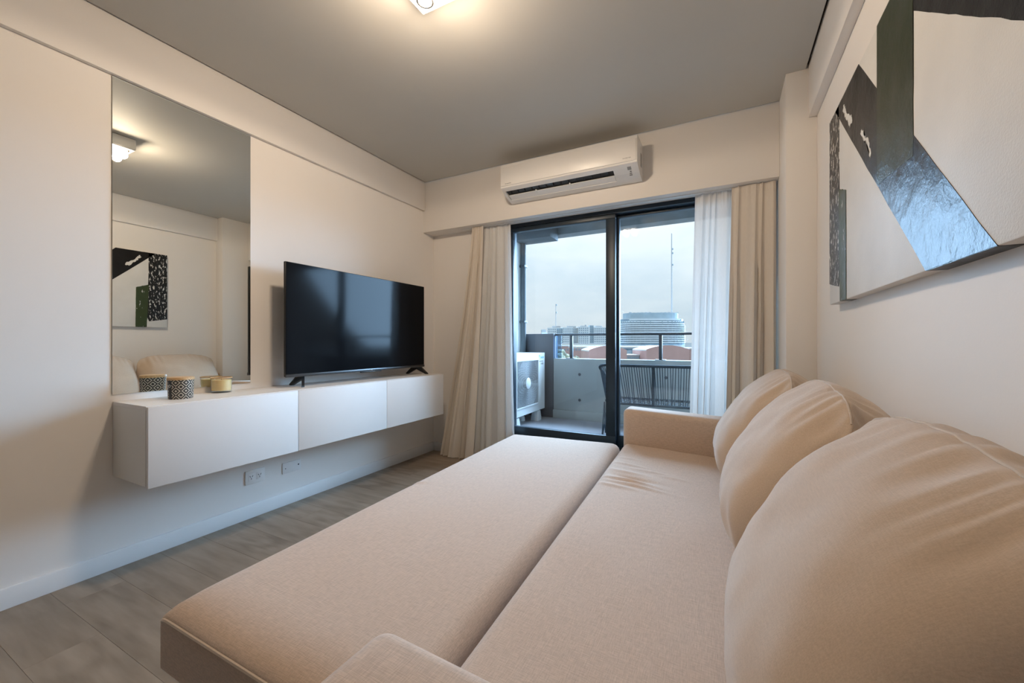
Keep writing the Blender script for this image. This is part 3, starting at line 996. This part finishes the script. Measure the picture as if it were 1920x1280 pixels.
# pulled out extension
bm, rim = soft_slab([(1.338, 0.487), (2.076, 0.487), (1.978, 2.622), (1.232, 2.560)], 0.272, 0.440,
                    ((0.055, 0.050), (0.050, 0.060), (0.13, 0.034), (0.06, 0.040)), 0.0, 2.0, 60, 190, 0.008, bed_bumps)
ext = finish('extension', bm, 'linen', sofa, smooth=True, auto=60)
rim2 = [p + (Vector((p.x, p.y, 0)) - Vector((1.66, 1.55, 0))).normalized() * 0.001 for p in rim]
corners = [Vector(c) for c in ((1.338, 0.487), (2.076, 0.487), (1.978, 2.622), (1.232, 2.560))]
rim3 = []
last = None
for p in rim2:
    if min((Vector((p.x, p.y)) - c).length for c in corners) < 0.008:
        continue
    if last is None or (p - last).length > 0.006:
        rim3.append(p); last = p
tube('piping', rim3, 0.0042, 'piping_linen', ext, 6, closed=True)
bm = box_bm(1.40, 2.03, 0.53, 2.50, 0.20, 0.271)
finish('extension_frame', bm, 'black_steel', ext)
for (lx, ly) in ((1.385, 0.56), (1.96, 0.56), (1.30, 2.46), (1.92, 2.46)):
    box('extension_leg', lx - 0.018, lx + 0.018, ly - 0.018, ly + 0.018, 0.0, 0.272, 'black_steel', ext, 0.003)


# loose back cushions
def catmull(pts, per=10):
    out = []
    k = len(pts)
    P = [Vector(p) for p in pts]
    for i in range(k):
        p0, p1, p2, p3 = P[i - 1], P[i], P[(i + 1) % k], P[(i + 2) % k]
        for s in range(per):
            t = s / per
            out.append(0.5 * ((2 * p1) + (p2 - p0) * t + (2 * p0 - 5 * p1 + 4 * p2 - p3) * t * t + (3 * p1 - p0 - 3 * p2 + p3) * t ** 3))
    return out


SECT = catmull([(2.575, 0.425), (2.520, 0.525), (2.540, 0.640), (2.600, 0.755), (2.680, 0.850), (2.775, 0.918), (2.815, 0.932), (2.850, 0.925), (2.925, 0.880), (2.985, 0.800),
                (2.992, 0.66), (2.955, 0.53), (2.88, 0.43), (2.74, 0.408)], 6)
RIDGE = 6 * 6         # index of the seam at the top
CEN = Vector((2.765, 0.660))


def cushion(y0, y1, dx, dz, label, seed):
    rnd = random.Random(seed)
    yc, hw = (y0 + y1) / 2, (y1 - y0) / 2
    K = len(SECT)
    NR = 72
    bm = bmesh.new()
    rings = []
    seam = []
    so_ = rnd.uniform(0, 50)
    base_i = int(6 * 13.2)
    for i in range(NR + 1):
        ph = -math.pi / 2 + math.pi * i / NR
        sn, cs = math.sin(ph), max(0.0, math.cos(ph))
        yy = hw * math.copysign(abs(sn) ** 0.72, sn)
        ring = []
        for j in range(K):
            dj = min(abs(j - RIDGE), K - abs(j - RIDGE)) / 5.0
            db = min(abs(j - base_i), K - abs(j - base_i)) / 6.0
            g = math.exp(-dj * dj)
            gb = math.exp(-db * db)
            e = 0.58 - 0.33 * g - 0.24 * gb
            s = cs ** e
            d = (SECT[j] - CEN)
            rad = d.length
            d = d.normalized()
            p = CEN + d * rad * s
            t = abs(sn)
            # tension folds running down from the seam, soft unevenness elsewhere
            wr = math.sin(yy * 115 + 6 * noise.noise(Vector((yy * 9, seed, 0)))) * math.exp(-((dj - 1.1) / 0.9) ** 2) * 0.0065 * (0.35 + 0.65 * (noise.noise(Vector((yy * 5 + so_, 2, 1))) * 0.5 + 0.5))
            lump = 0.012 * noise.noise(Vector((p.x * 5 + so_, yy * 4.5, p.y * 5))) + 0.006 * noise.noise(Vector((p.x * 11 + so_, yy * 12, p.y * 14)))
            # puckers near the short ends
            pk = math.sin(j * 1.7 + seed) * 0.006 * math.exp(-((1 - t) / 0.10) ** 2)
            p = p + d * ((wr + lump) * min(1, cs * 3) + pk * cs)
            x_, z_ = p.x + dx, p.y + dz
            x_ = min(x_, 3.021)
            z_ = max(z_, 0.403)
            ring.append((x_, yc + yy, z_))
        rings.append(ring)
        seam.append(Vector(ring[RIDGE]))
    V = [[bm.verts.new(q) for q in ring] for ring in rings[1:-1]]
    c0 = bm.verts.new((CEN.x + dx, yc - hw, CEN.y + dz)); c1 = bm.verts.new((CEN.x + dx, yc + hw, CEN.y + dz))
    for A, B in zip(V[:-1], V[1:]):
        for j in range(K):
            bm.faces.new((A[j], A[(j + 1) % K], B[(j + 1) % K], B[j]))
    for j in range(K):
        bm.faces.new((c0, V[0][(j + 1) % K], V[0][j]))
        bm.faces.new((c1, V[-1][j], V[-1][(j + 1) % K]))
    bmesh.ops.recalc_face_normals(bm, faces=bm.faces[:])
    o = finish('back_cushion', bm, 'cushion_linen', None, smooth=True)
    tag(o, label, 'cushion', 'sofa back cushions')
    sm = [p + Vector((0, 0, 0.0006)) for p in seam[9:-9]]
    tube('seam', sm, 0.0024, 'piping_linen', o, 6)
    return o


cushion(0.500, 1.205, 0.045, -0.002, 'plump beige back cushion nearest to the camera', 3)
cushion(1.212, 1.920, 0.030, 0.004, 'plump beige middle back cushion with creased top seam', 8)
cushion(1.926, 2.636, 0.0, 0.006, 'plump beige back cushion beside the far sofa arm', 15)

# ------------------------------------------------------------------ balcony
BZ = 0.21
structure(box('floor_balcony', -0.6, 4.6, 3.45, 4.52, 0.02, BZ, 'balcony_floor'))
structure(box('ceiling_balcony', -0.6, 4.6, 3.45, 4.52, 2.42, 2.62, 'soffit_grey'))
structure(box('trim_5', -0.6, 4.6, 4.36, 4.52, 2.30, 2.42, 'soffit_grey'))
bm = box_bm(-0.6, 0.80, 3.4501, 3.60, -0.1, 2.42)
structure(finish('wall_outside', box_bm(0.28, 0.445, 3.45, 4.36, BZ, 2.42), 'outside_white'))
bm.free()
par = structure(box('wall_parapet', 0.835, 4.6, 4.36, 4.52, 0.0, 0.888, 'concrete', bev=0.004))
box('kickboard', 0.835, 4.6, 4.335, 4.36, BZ, 0.305, 'concrete', par, 0.004)
for (bx, bz) in ((1.145, 0.715), (1.145, 0.430), (2.05, 0.715), (2.05, 0.430)):
    s_ = finish('form_tie_hole', lathe_bm([(0, 0), (0.016, 0), (0.016, 0.004), (0, 0.004)], 0, 0, 14), 'charcoal_paint', None)
    s_.data.transform(Matrix.Translation((bx, 4.361, bz)) @ Matrix.Rotation(R(90), 4, 'X'))
    s_.parent = par; s_.matrix_parent_inverse = par.matrix_world.inverted()
structure(box('wall_divider', 0.445, 0.832, 4.36, 4.50, BZ, 1.172, 'charcoal_paint', bev=0.003))
tag(box('glass_strip', 0.838, 0.905, 4.425, 4.435, 0.889, 1.150, 'smoked_glass', None), 'narrow strip of smoked glass between dark balcony panel and railing', 'glass panel')
structure(box('trim_6', 0.445, 0.89, 4.12, 4.36, 2.228, 2.42, 'box_grey', bev=0.003))
dp = tag(empty('downpipe', (0.478, 4.31, BZ)), 'dark vertical drain pipe in the balcony corner', 'pipe')
tube('pipe', [(0.478, 4.30, BZ), (0.478, 4.30, 2.228)], 0.032, 'box_grey', dp, 12)
for zz in (1.30, 1.95):
    box('bracket', 0.440, 0.512, 4.262, 4.338, zz, zz + 0.025, 'rail_steel', dp, 0.002)
rl = tag(empty('balcony_railing', (2.0, 4.43, 0.888)), 'dark steel handrail on posts above the concrete balcony parapet', 'railing')
box('top_rail', 0.836, 4.6, 4.405, 4.455, 1.148, 1.172, 'rail_steel', rl, 0.003)
for px_ in (1.026, 1.99, 2.955, 3.92):
    p_ = box('post', px_ - 0.016, px_ + 0.016, 4.412, 4.448, 0.896, 1.148, 'rail_steel', rl, 0.002)
    box('base_plate', px_ - 0.05, px_ + 0.05, 4.385, 4.475, 0.888, 0.896, 'rail_steel', p_, 0.002)

# outdoor condenser
UX0, UX1, UY0, UY1, UZ0, UZ1 = 0.455, 0.765, 3.47, 4.262, 0.330, 0.956
un = tag(empty('condenser_unit', (0.61, 3.87, BZ)), 'white outdoor condenser unit with fan grille on white feet on the balcony', 'air conditioner')
bm = bmesh.new()
GY0, GY1, GZ0, GZ1 = 3.545, 4.075, 0.412, 0.885
box_bm(UX0, UX1 - 0.02, UY0, UY1, UZ0, UZ1, 0.006, bm=bm)
for (ya, yb, za, zb) in ((UY0, UY1, GZ1, UZ1), (UY0, UY1, UZ0, GZ0), (UY0, GY0, GZ0, GZ1), (GY1, UY1, GZ0, GZ1)):
    box_bm(UX1 - 0.022, UX1, ya, yb, za, zb, bm=bm)
finish('casing', bm, 'unit_white', un, smooth=True, auto=35)
GYC, GZC = (GY0 + GY1) / 2, (GZ0 + GZ1) / 2
box('grille_back', UX1 - 0.021, UX1 - 0.018, GY0, GY1, GZ0, GZ1, 'unit_inside', un)
gr = finish('grille_frame', box_bm(UX1 - 0.004, UX1 + 0.010, GY0 - 0.008, GY0 + 0.006, GZ0 - 0.008, GZ1 + 0.008, 0.002), 'unit_white', un)
for (ya, yb, za, zb) in ((GY1 - 0.006, GY1 + 0.008, GZ0 - 0.008, GZ1 + 0.008), (GY0, GY1, GZ0 - 0.008, GZ0 + 0.006), (GY0, GY1, GZ1 - 0.006, GZ1 + 0.008)):
    box('grille_edge', UX1 - 0.004, UX1 + 0.010, ya, yb, za, zb, 'unit_white', gr, 0.002)
bm = bmesh.new()
for i in range(1, 30):
    yy = GY0 + (GY1 - GY0) * i / 30
    tube_bm([(UX1 + 0.002, yy, GZ0), (UX1 + 0.002, yy, GZ1)], 0.0035, 5, bm=bm, cap=False)
for q in range(1, 17):
    rr_ = 0.045 + q * 0.013
    pts = []
    for t in range(40):
        a_ = 2 * math.pi * t / 40
        pts.append((UX1 + 0.006, GYC + min(max(rr_ * 1.0 * math.cos(a_), GY0 - GYC), GY1 - GYC), GZC + min(max(rr_ * math.sin(a_), GZ0 - GZC), GZ1 - GZC)))
    tube_bm(pts, 0.0028, 4, True, bm=bm)
wires = finish('grille_wires', bm, 'unit_grille', un, smooth=True)
wires['kind'] = 'stuff'
s_ = finish('hub_cover', lathe_bm([(0, 0.010), (0.05, 0.009), (0.058, 0.004), (0.058, 0), (0, 0)], 0, 0, 28), 'unit_white', None, smooth=True, auto=40)
s_.data.transform(Matrix.Translation((UX1 + 0.006, GYC, GZC)) @ Matrix.Rotation(R(90), 4, 'Y'))
s_.parent = un; s_.matrix_parent_inverse = un.matrix_world.inverted()
for (fy) in (3.60, 4.13):
    for fx in (0.50, 0.72):
        b2 = bmesh.new()
        A = [b2.verts.new((fx + sx * 0.045, fy + sy * 0.055, BZ)) for sx, sy in ((-1, -1), (1, -1), (1, 1), (-1, 1))]
        B = [b2.verts.new((fx + sx * 0.034, fy + sy * 0.042, UZ0 - 0.012)) for sx, sy in ((-1, -1), (1, -1), (1, 1), (-1, 1))]
        b2.faces.new(A[::-1]); b2.faces.new(B)
        for q in range(4):
            b2.faces.new((A[q], A[(q + 1) % 4], B[(q + 1) % 4], B[q]))
        bmesh.ops.bevel(b2, geom=b2.edges[:], offset=0.006, segments=2, profile=0.5, affect='EDGES')
        ft = finish('foot', b2, 'unit_white', un, smooth=True, auto=35)
        box('pad', fx - 0.02, fx + 0.02, fy - 0.024, fy + 0.024, UZ0 - 0.013, UZ0 + 0.001, 'unit_white', ft, 0.002)
bx_ = finish('badge', box_bm(UX1, UX1 + 0.0012, 4.095, 4.25, 0.885, 0.935), 'unit_white', un)
lettering('lettering', 'DAIKIN', 0.036, 'print_blue', bx_, frame_matrix((UX1 + 0.0016, 4.185, 0.905), (0, 1, 0), (0, 0, 1)), 0.0004, 0.105)
bm = prism_bm([(4.108, 0.932), (4.130, 0.932), (4.108, 0.905)], 'x', UX1 + 0.0012, UX1 + 0.002)
finish('mark', bm, 'print_blue', bx_)
lettering('lettering', 'INVERTER', 0.02, 'print_grey', bx_, frame_matrix((UX1 + 0.0006, 4.165, 0.862), (0, 1, 0), (0, 0, 1)), 0.0004, 0.10)
lettering('lettering', 'R-410A', 0.03, 'print_grey', bx_, frame_matrix((UX1 + 0.0006, 4.185, 0.836), (0, 1, 0), (0, 0, 1)), 0.0004, 0.075)
tag(lathe('pipe_stub', [(0, BZ), (0.03, BZ), (0.032, BZ + 0.01), (0.026, BZ + 0.05), (0.018, BZ + 0.055), (0, BZ + 0.055)], 0.60, 4.02, 'unit_white', None, 16),
    'small pale drain cap on the balcony floor under the condenser', 'drain')

# woven rope bench, its back to the window
bn = tag(empty('rope_bench', (2.15, 3.9, BZ)), 'dark woven rope garden bench standing on the balcony behind the glass', 'bench')


def bench_curve(inset=0.0, n=46):
    """plan of the wrap-around back: left arm, left corner, back, right corner, right arm"""
    x0, x1, y0, y1, r = 1.50 + inset, 2.80 - inset, 3.72 + inset, 4.16, 0.20
    pts = []
    for i in range(6): pts.append((x0, y1 - (y1 - y0 - r) * i / 6))
    for i in range(9):
        a_ = math.pi + (math.pi / 2) * i / 8
        pts.append((x0 + r + r * math.cos(a_), y0 + r + r * math.sin(a_)))
    for i in range(1, 20): pts.append((x0 + r + (x1 - x0 - 2 * r) * i / 20, y0))
    for i in range(9):
        a_ = 1.5 * math.pi + (math.pi / 2) * i / 8
        pts.append((x1 - r + r * math.cos(a_), y0 + r + r * math.sin(a_)))
    for i in range(1, 7): pts.append((x1, y0 + r + (y1 - y0 - r) * i / 6))
    return pts


def top_z(k, K):
    s = abs(2 * k / (K - 1) - 1)
    return 0.862 - 0.16 * max(0, (s - 0.55) / 0.45) ** 1.5


up = bench_curve(0.0)
lo = bench_curve(0.05)
K = len(up)
tube('top_tube', [(p[0], p[1], top_z(i, K)) for i, p in enumerate(up)], 0.013, 'rope', bn, 8)
tube('seat_tube', [(p[0], p[1], 0.512) for p in lo], 0.012, 'rope', bn, 8)
tube('front_tube', [(lo[0][0], lo[0][1], 0.512), (lo[-1][0], lo[-1][1], 0.512)], 0.012, 'rope', bn, 8)


def along(pts, s):
    L = [0.0]
    for a_, b_ in zip(pts[:-1], pts[1:]):
        L.append(L[-1] + math.hypot(b_[0] - a_[0], b_[1] - a_[1]))
    d = s * L[-1]
    for i in range(len(L) - 1):
        if L[i + 1] >= d:
            f_ = (d - L[i]) / max(1e-9, L[i + 1] - L[i])
            return (pts[i][0] + (pts[i + 1][0] - pts[i][0]) * f_, pts[i][1] + (pts[i + 1][1] - pts[i][1]) * f_, (i + f_))
    return (pts[-1][0], pts[-1][1], len(pts) - 1)


rr2 = random.Random(4)
NR_ = 92
for i in range(NR_):
    s = (i + 0.5) / NR_
    a_ = along(up, s)
    b_ = along(lo, min(0.995, max(0.005, s + rr2.uniform(-0.006, 0.006))))
    tube('rope', [(a_[0], a_[1], top_z(a_[2], K)), (b_[0], b_[1], 0.512)], 0.0038, 'rope', bn, 5)
# back stay and woven seat
box('back_stay', 2.005, 2.03, 3.735, 3.755, 0.512, 0.858, 'rope', bn, 0.002)
for i in range(26):
    xx = 1.60 + i * (2.70 - 1.60) / 25
    tube('seat_rope', [(xx, 3.79, 0.513), (xx + 0.03, 4.15, 0.513)], 0.0045, 'rope', bn, 5)
    if i % 2 == 0:
        tube('seat_rope', [(xx - 0.03, 4.15, 0.517), (xx + 0.05, 3.79, 0.517)], 0.0045, 'rope', bn, 5)
for sx, x_ in ((1, 1.60), (-1, 2.70)):
    for (ya, yb) in ((3.80, 3.74), (3.80, 3.86), (4.12, 4.06), (4.12, 4.18)):
        tube('leg', [(x_ - sx * 0.03, ya, 0.512), (x_ - sx * 0.035, yb, BZ)], 0.007, 'rope', bn, 6)
    for (ya, yb) in ((3.74, 3.90), (4.18, 4.0)):
        tube('brace', [(x_ - sx * 0.02, yb, 0.505), (x_ - sx * 0.03, ya, BZ + 0.003)], 0.006, 'rope', bn, 6)

# ------------------------------------------------------------------ the city beyond
YAW = R(27.46)
A_ = Vector((-math.sin(YAW), math.cos(YAW), 0))
R_ = Vector((math.cos(YAW), math.sin(YAW), 0))
GZ = -24.0


def site(name, lat, dep, label, cat, group=None):
    p = Vector(CAM) + A_ * dep + R_ * lat
    return tag(empty(name, (p.x, p.y, GZ), YAW), label, cat, group)


def lbox(name, par_, x0, x1, y0, y1, z0, z1, mat):
    """box in the building's own axes, z above the street"""
    o = finish(name, box_bm(x0, x1, y0, y1, z0, z1), mat)
    o.parent = par_
    return o


g = finish('city_ground', box_bm(-1500, 1900, 30, 2400, GZ - 1, GZ), 'city_ground')
structure(g)
g.name = 'ground'

# curved white hotel with stacked floors
hot = site('curved_building', 217.5, 640, 'curved white building with stacked horizontal floor bands on the skyline', 'building')


def oval(w, d, n=36, back=0.35):
    pts = []
    for i in range(n):
        t = 2 * math.pi * i / n
        c_, s_ = math.cos(t), math.sin(t)
        pts.append((w * math.copysign(abs(c_) ** 0.62, c_), d * math.copysign(abs(s_) ** 0.8, s_)))
    return pts


def lprism(name, par_, pts, z0, z1, mat):
    o = finish(name, prism_bm(pts, 'z', z0, z1), mat)
    o.parent = par_
    return o


lprism('core', hot, oval(49, 26), 0, 61, 'city_glass')
for q in range(12):
    z_ = 24.6 + q * 3.12
    k_ = 1.0 if q < 9 else 1.0 - 0.03 * (q - 8)
    lprism('floor_band', hot, oval(52.5 * k_, 29.5 * k_), z_, z_ + 1.75, 'city_pale')
for q in range(26):
    a_ = math.pi + math.pi * (q + 0.5) / 26
    ca, sa = math.cos(a_), math.sin(a_)
    lbox('fin', hot, 51 * math.copysign(abs(ca) ** 0.62, ca) - 0.3, 51 * math.copysign(abs(ca) ** 0.62, ca) + 0.3, 28 * sa - 0.8, 28 * sa + 0.3, 24, 58, 'city_slate')
lprism('podium', hot, oval(56, 33), 16.5, 21.0, 'city_pale')
lprism('podium_glass', hot, oval(53, 31), 0, 24, 'city_glass')
lprism('crown', hot, oval(42, 22), 61, 70.6, 'city_slate')
lprism('roof_slab', hot, oval(45, 25), 60.6, 61.8, 'city_pale')
for xx in range(-36, 40, 6):
    lbox('roof_plant', hot, xx, xx + 3.4, -12, -8, 70.6, 71.4 + (xx % 5) * 0.2, 'city_grey')

# long apartment slab with window grid
apt = site('apartment_slab', 102, 600, 'long pale apartment block with rooftop boxes left of the curved building', 'building')
x = -49.0
segs = [(13, 47.0, 'city_pale'), (9, 46.4, 'city_slate'), (15, 47.6, 'city_pale'), (8, 47.0, 'city_grey'), (17, 48.6, 'city_pale'), (6, 50.6, 'city_slate'), (30, 47.8, 'city_pale')]
bmw = bmesh.new()
for wd, h_, mt in segs:
    lbox('block', apt, x, x + wd, (0 if mt == 'city_pale' else 2.5), 14, 0, h_, mt)
    yf = (0 if mt == 'city_pale' else 2.5)
    for fl in range(11):
        z_ = h_ - 3.4 - fl * 3.1
        k = 0
        xx = x + 0.8
        while xx + 1.9 < x + wd:
            box_bm(xx, xx + 1.7, yf - 0.15, yf + 0.2, z_, z_ + 1.7, bm=bmw)
            xx += 3.0
    x += wd
wo = finish('windows', bmw, 'city_glass')
wo.parent = apt
wo['kind'] = 'stuff'
for (xa, wd, h_) in ((-42, 12, 1.9), (-20, 13, 1.9), (0, 8, 2.4), (7, 1.5, 3.8), (22, 10, 2.2)):
    lbox('roof_box', apt, xa, xa + wd, 4, 10, 47.2, 47.2 + h_ + 0.6, 'city_grey')
lw_ = site('low_tower', 50, 640, 'small grey block at the left end of the apartment slab', 'building')
lbox('block', lw_, -3.6, 3.6, 0, 9, 0, 45.5, 'city_grey')
lbox('annex', lw_, -3.6, 6.0, -1, 8, 0, 41.0, 'city_pale')

# barrel roofed red brick halls
def hall(lat, dep, w, top, rise, label):
    h = site('brick_hall', lat, dep, label, 'building', 'red brick halls')
    n_ = 16
    arc = [(w * (1 - 2 * i / n_), top - rise + rise * (1 - (1 - 2 * i / n_) ** 2)) for i in range(n_ + 1)]
    o = finish('front_wall', prism_bm([(-w, 0), (w, 0)] + arc, 'y', 0, 0.8), 'city_brick'); o.parent = h
    arc2 = [(p[0] * 0.995, p[1] - 0.35) for p in arc]
    o = finish('barrel_roof', prism_bm([(p[0], p[1] - 0.25) for p in arc] + [(p[0], p[1] - 0.9) for p in arc[::-1]], 'y', 0.8, 26), 'city_roof'); o.parent = h
    lbox('side_wall', h, -w, -w + 0.6, 0.8, 26, 0, top - rise - 0.9, 'city_brick')
    lbox('side_wall', h, w - 0.6, w, 0.8, 26, 0, top - rise - 0.9, 'city_brick')
    return h


hall(84.5, 220, 11.6, 23.6, 2.2, 'red brick hall with arched white roof below the curved building, right one')
hall(52.0, 220, 10.2, 23.4, 2.4, 'red brick hall with arched white roof behind the window mullion')
hl = site('flat_hall', 100, 221, 'dark red brick annex at the right end of the halls', 'building')
lbox('block', hl, -3.4, 12, 0, 30, 0, 21.3, 'city_brick')
lbox('roof_edge', hl, -3.6, 12.2, -0.3, 30, 21.3, 22.1, 'city_roof')
of = site('office_block', 67.8, 232, 'small grey glazed office block between the two red halls', 'building')
lbox('body', of, -5.0, 5.0, 0, 14, 0, 17.6, 'city_grey')
lbox('roof_edge', of, -5.1, 5.1, -0.4, 14, 17.6, 18.2, 'city_roof')
for r_ in range(4):
    for c_ in range(9):
        lbox('pane', of, -4.8 + c_ * 1.08, -4.0 + c_ * 1.08, -0.12, 0.1, 16.0 - r_ * 1.5, 17.1 - r_ * 1.5, 'city_glass')
lk = site('link_building', 67.8, 262, 'grey flat building with white roof behind the glazed office block', 'building')
lbox('body', lk, -9, 9, 0, 20, 0, 20.0, 'city_slate')
lbox('roof_edge', lk, -26, 30, -0.4, 40, 21.4, 22.6, 'city_roof')
# long low red building and a white roof at the left
lr = site('long_brick_building', 48, 330, 'long low red brick building with small windows beyond the railing', 'building')
lbox('body', lr, -14, 30, 0, 18, 0, 22.0, 'city_brick')
lbox('parapet', lr, -14.2, 30.2, -0.3, 18, 22.0, 23.0, 'city_pale')
bmw = bmesh.new()
for q in range(18):
    box_bm(-12.5 + q * 2.3, -11.4 + q * 2.3, -0.2, 0.2, 18.6, 20.2, bm=bmw)
wo = finish('windows', bmw, 'city_glass'); wo.parent = lr; wo['kind'] = 'stuff'
wr_ = site('white_roof_building', 62, 420, 'low white building in front of the apartment slab', 'building')
lbox('body', wr_, -22, 34, 0, 20, 0, 23.2, 'city_pale')
lbox('roof_edge', wr_, -22.4, 34.4, -0.4, 20, 23.2, 24.2, 'city_roof')
sc_ = site('small_depot', 33, 200, 'low pale shed with white roof just above the parapet', 'building')
lbox('body', sc_, -9, 10, 0, 20, 0, 15.6, 'city_pale')
lbox('roof', sc_, -9.4, 10.4, -0.4, 20, 15.6, 16.5, 'city_roof')

# tall masts
def mast(lat, dep, h, r, label, drums):
    ms = site('radio_mast', lat, dep, label, 'mast')
    for q in range(3):
        a_ = 2 * math.pi * q / 3
        o = finish('mast_leg', tube_bm([(r * math.cos(a_), r * math.sin(a_), 0), (r * 0.55 * math.cos(a_), r * 0.55 * math.sin(a_), h)], r * 0.34, 6), 'mast_paint'); o.parent = ms
    bm_ = bmesh.new()
    k_ = 40
    for q in range(k_):
        z0_, z1_ = h * q / k_, h * (q + 1) / k_
        for t in range(3):
            a0, a1 = 2 * math.pi * t / 3, 2 * math.pi * ((t + 1) % 3) / 3
            f0_, f1_ = 1 - 0.45 * q / k_, 1 - 0.45 * (q + 1) / k_
            tube_bm([(r * f0_ * math.cos(a0), r * f0_ * math.sin(a0), z0_), (r * f1_ * math.cos(a1), r * f1_ * math.sin(a1), z1_)], r * 0.14, 4, bm=bm_)
    o = finish('lattice', bm_, 'mast_paint'); o.parent = ms
    for z_ in drums:
        o = finish('antenna_drum', lathe_bm([(0, z_ - 1.3), (1.5, z_ - 1.3), (1.5, z_ + 1.3), (0, z_ + 1.3)], 1.4, 0, 10), 'city_slate'); o.parent = ms


mast(275, 700, 213, 0.95, 'tall thin radio mast rising behind the curved building', (159, 179, 186))
mast(86, 800, 101, 0.8, 'short thin radio mast above the apartment slab', (84, 99))

# trees in the distance: crown and trunk each
def tree(lat, dep, h, w, seed, label):
    rnd = random.Random(seed)
    t = site('street_tree', lat, dep, label, 'tree', 'trees between the halls')
    o = finish('trunk', tube_bm([(0, 0, 0), (0.1, 0, h * 0.6)], [0.35, 0.2], 6), 'city_grey'); o.parent = t
    bm_ = bmesh.new()
    bmesh.ops.create_icosphere(bm_, subdivisions=3, radius=1.0)
    for v in bm_.verts:
        k_ = 1 + 0.35 * noise.noise(v.co * 2.3 + Vector((seed, 0, 0))) + 0.15 * noise.noise(v.co * 6)
        v.co = Vector((v.co.x * w * k_, v.co.y * w * k_, h * 0.62 + v.co.z * h * 0.38 * k_))
    o = finish('crown', bm_, 'city_green', smooth=True); o.parent = t


for i, (la, de, h_, w_) in enumerate(((22, 232, 17.5, 3.4), (29, 246, 18.5, 3.6), (36.5, 258, 18.0, 3.4), (37.2, 236, 17.2, 2.8), (34, 285, 21.0, 4.5))):
    tree(la, de, h_, w_, i * 3 + 1, ('leafy grey green tree beyond the parapet, first from the dark balcony panel', 'leafy grey green tree beyond the parapet, second from the dark balcony panel',
                                    'leafy grey green tree beyond the parapet, third from the dark balcony panel', 'grey green tree beside the red hall at the mullion',
                                    'tall grey green tree in front of the long red building')[i])
# wooded city rising at the right of the curved building
hm = site('city_blocks', 300, 520, 'hazy low city blocks at the right behind the sheer curtain', 'building')
for q in range(9):
    lbox('block', hm, -62 + q * 14, -50 + q * 14, rr2.uniform(0, 20), 40, 0, 19 + rr2.uniform(0, 6), ('city_pale', 'city_grey', 'city_slate')[q % 3])
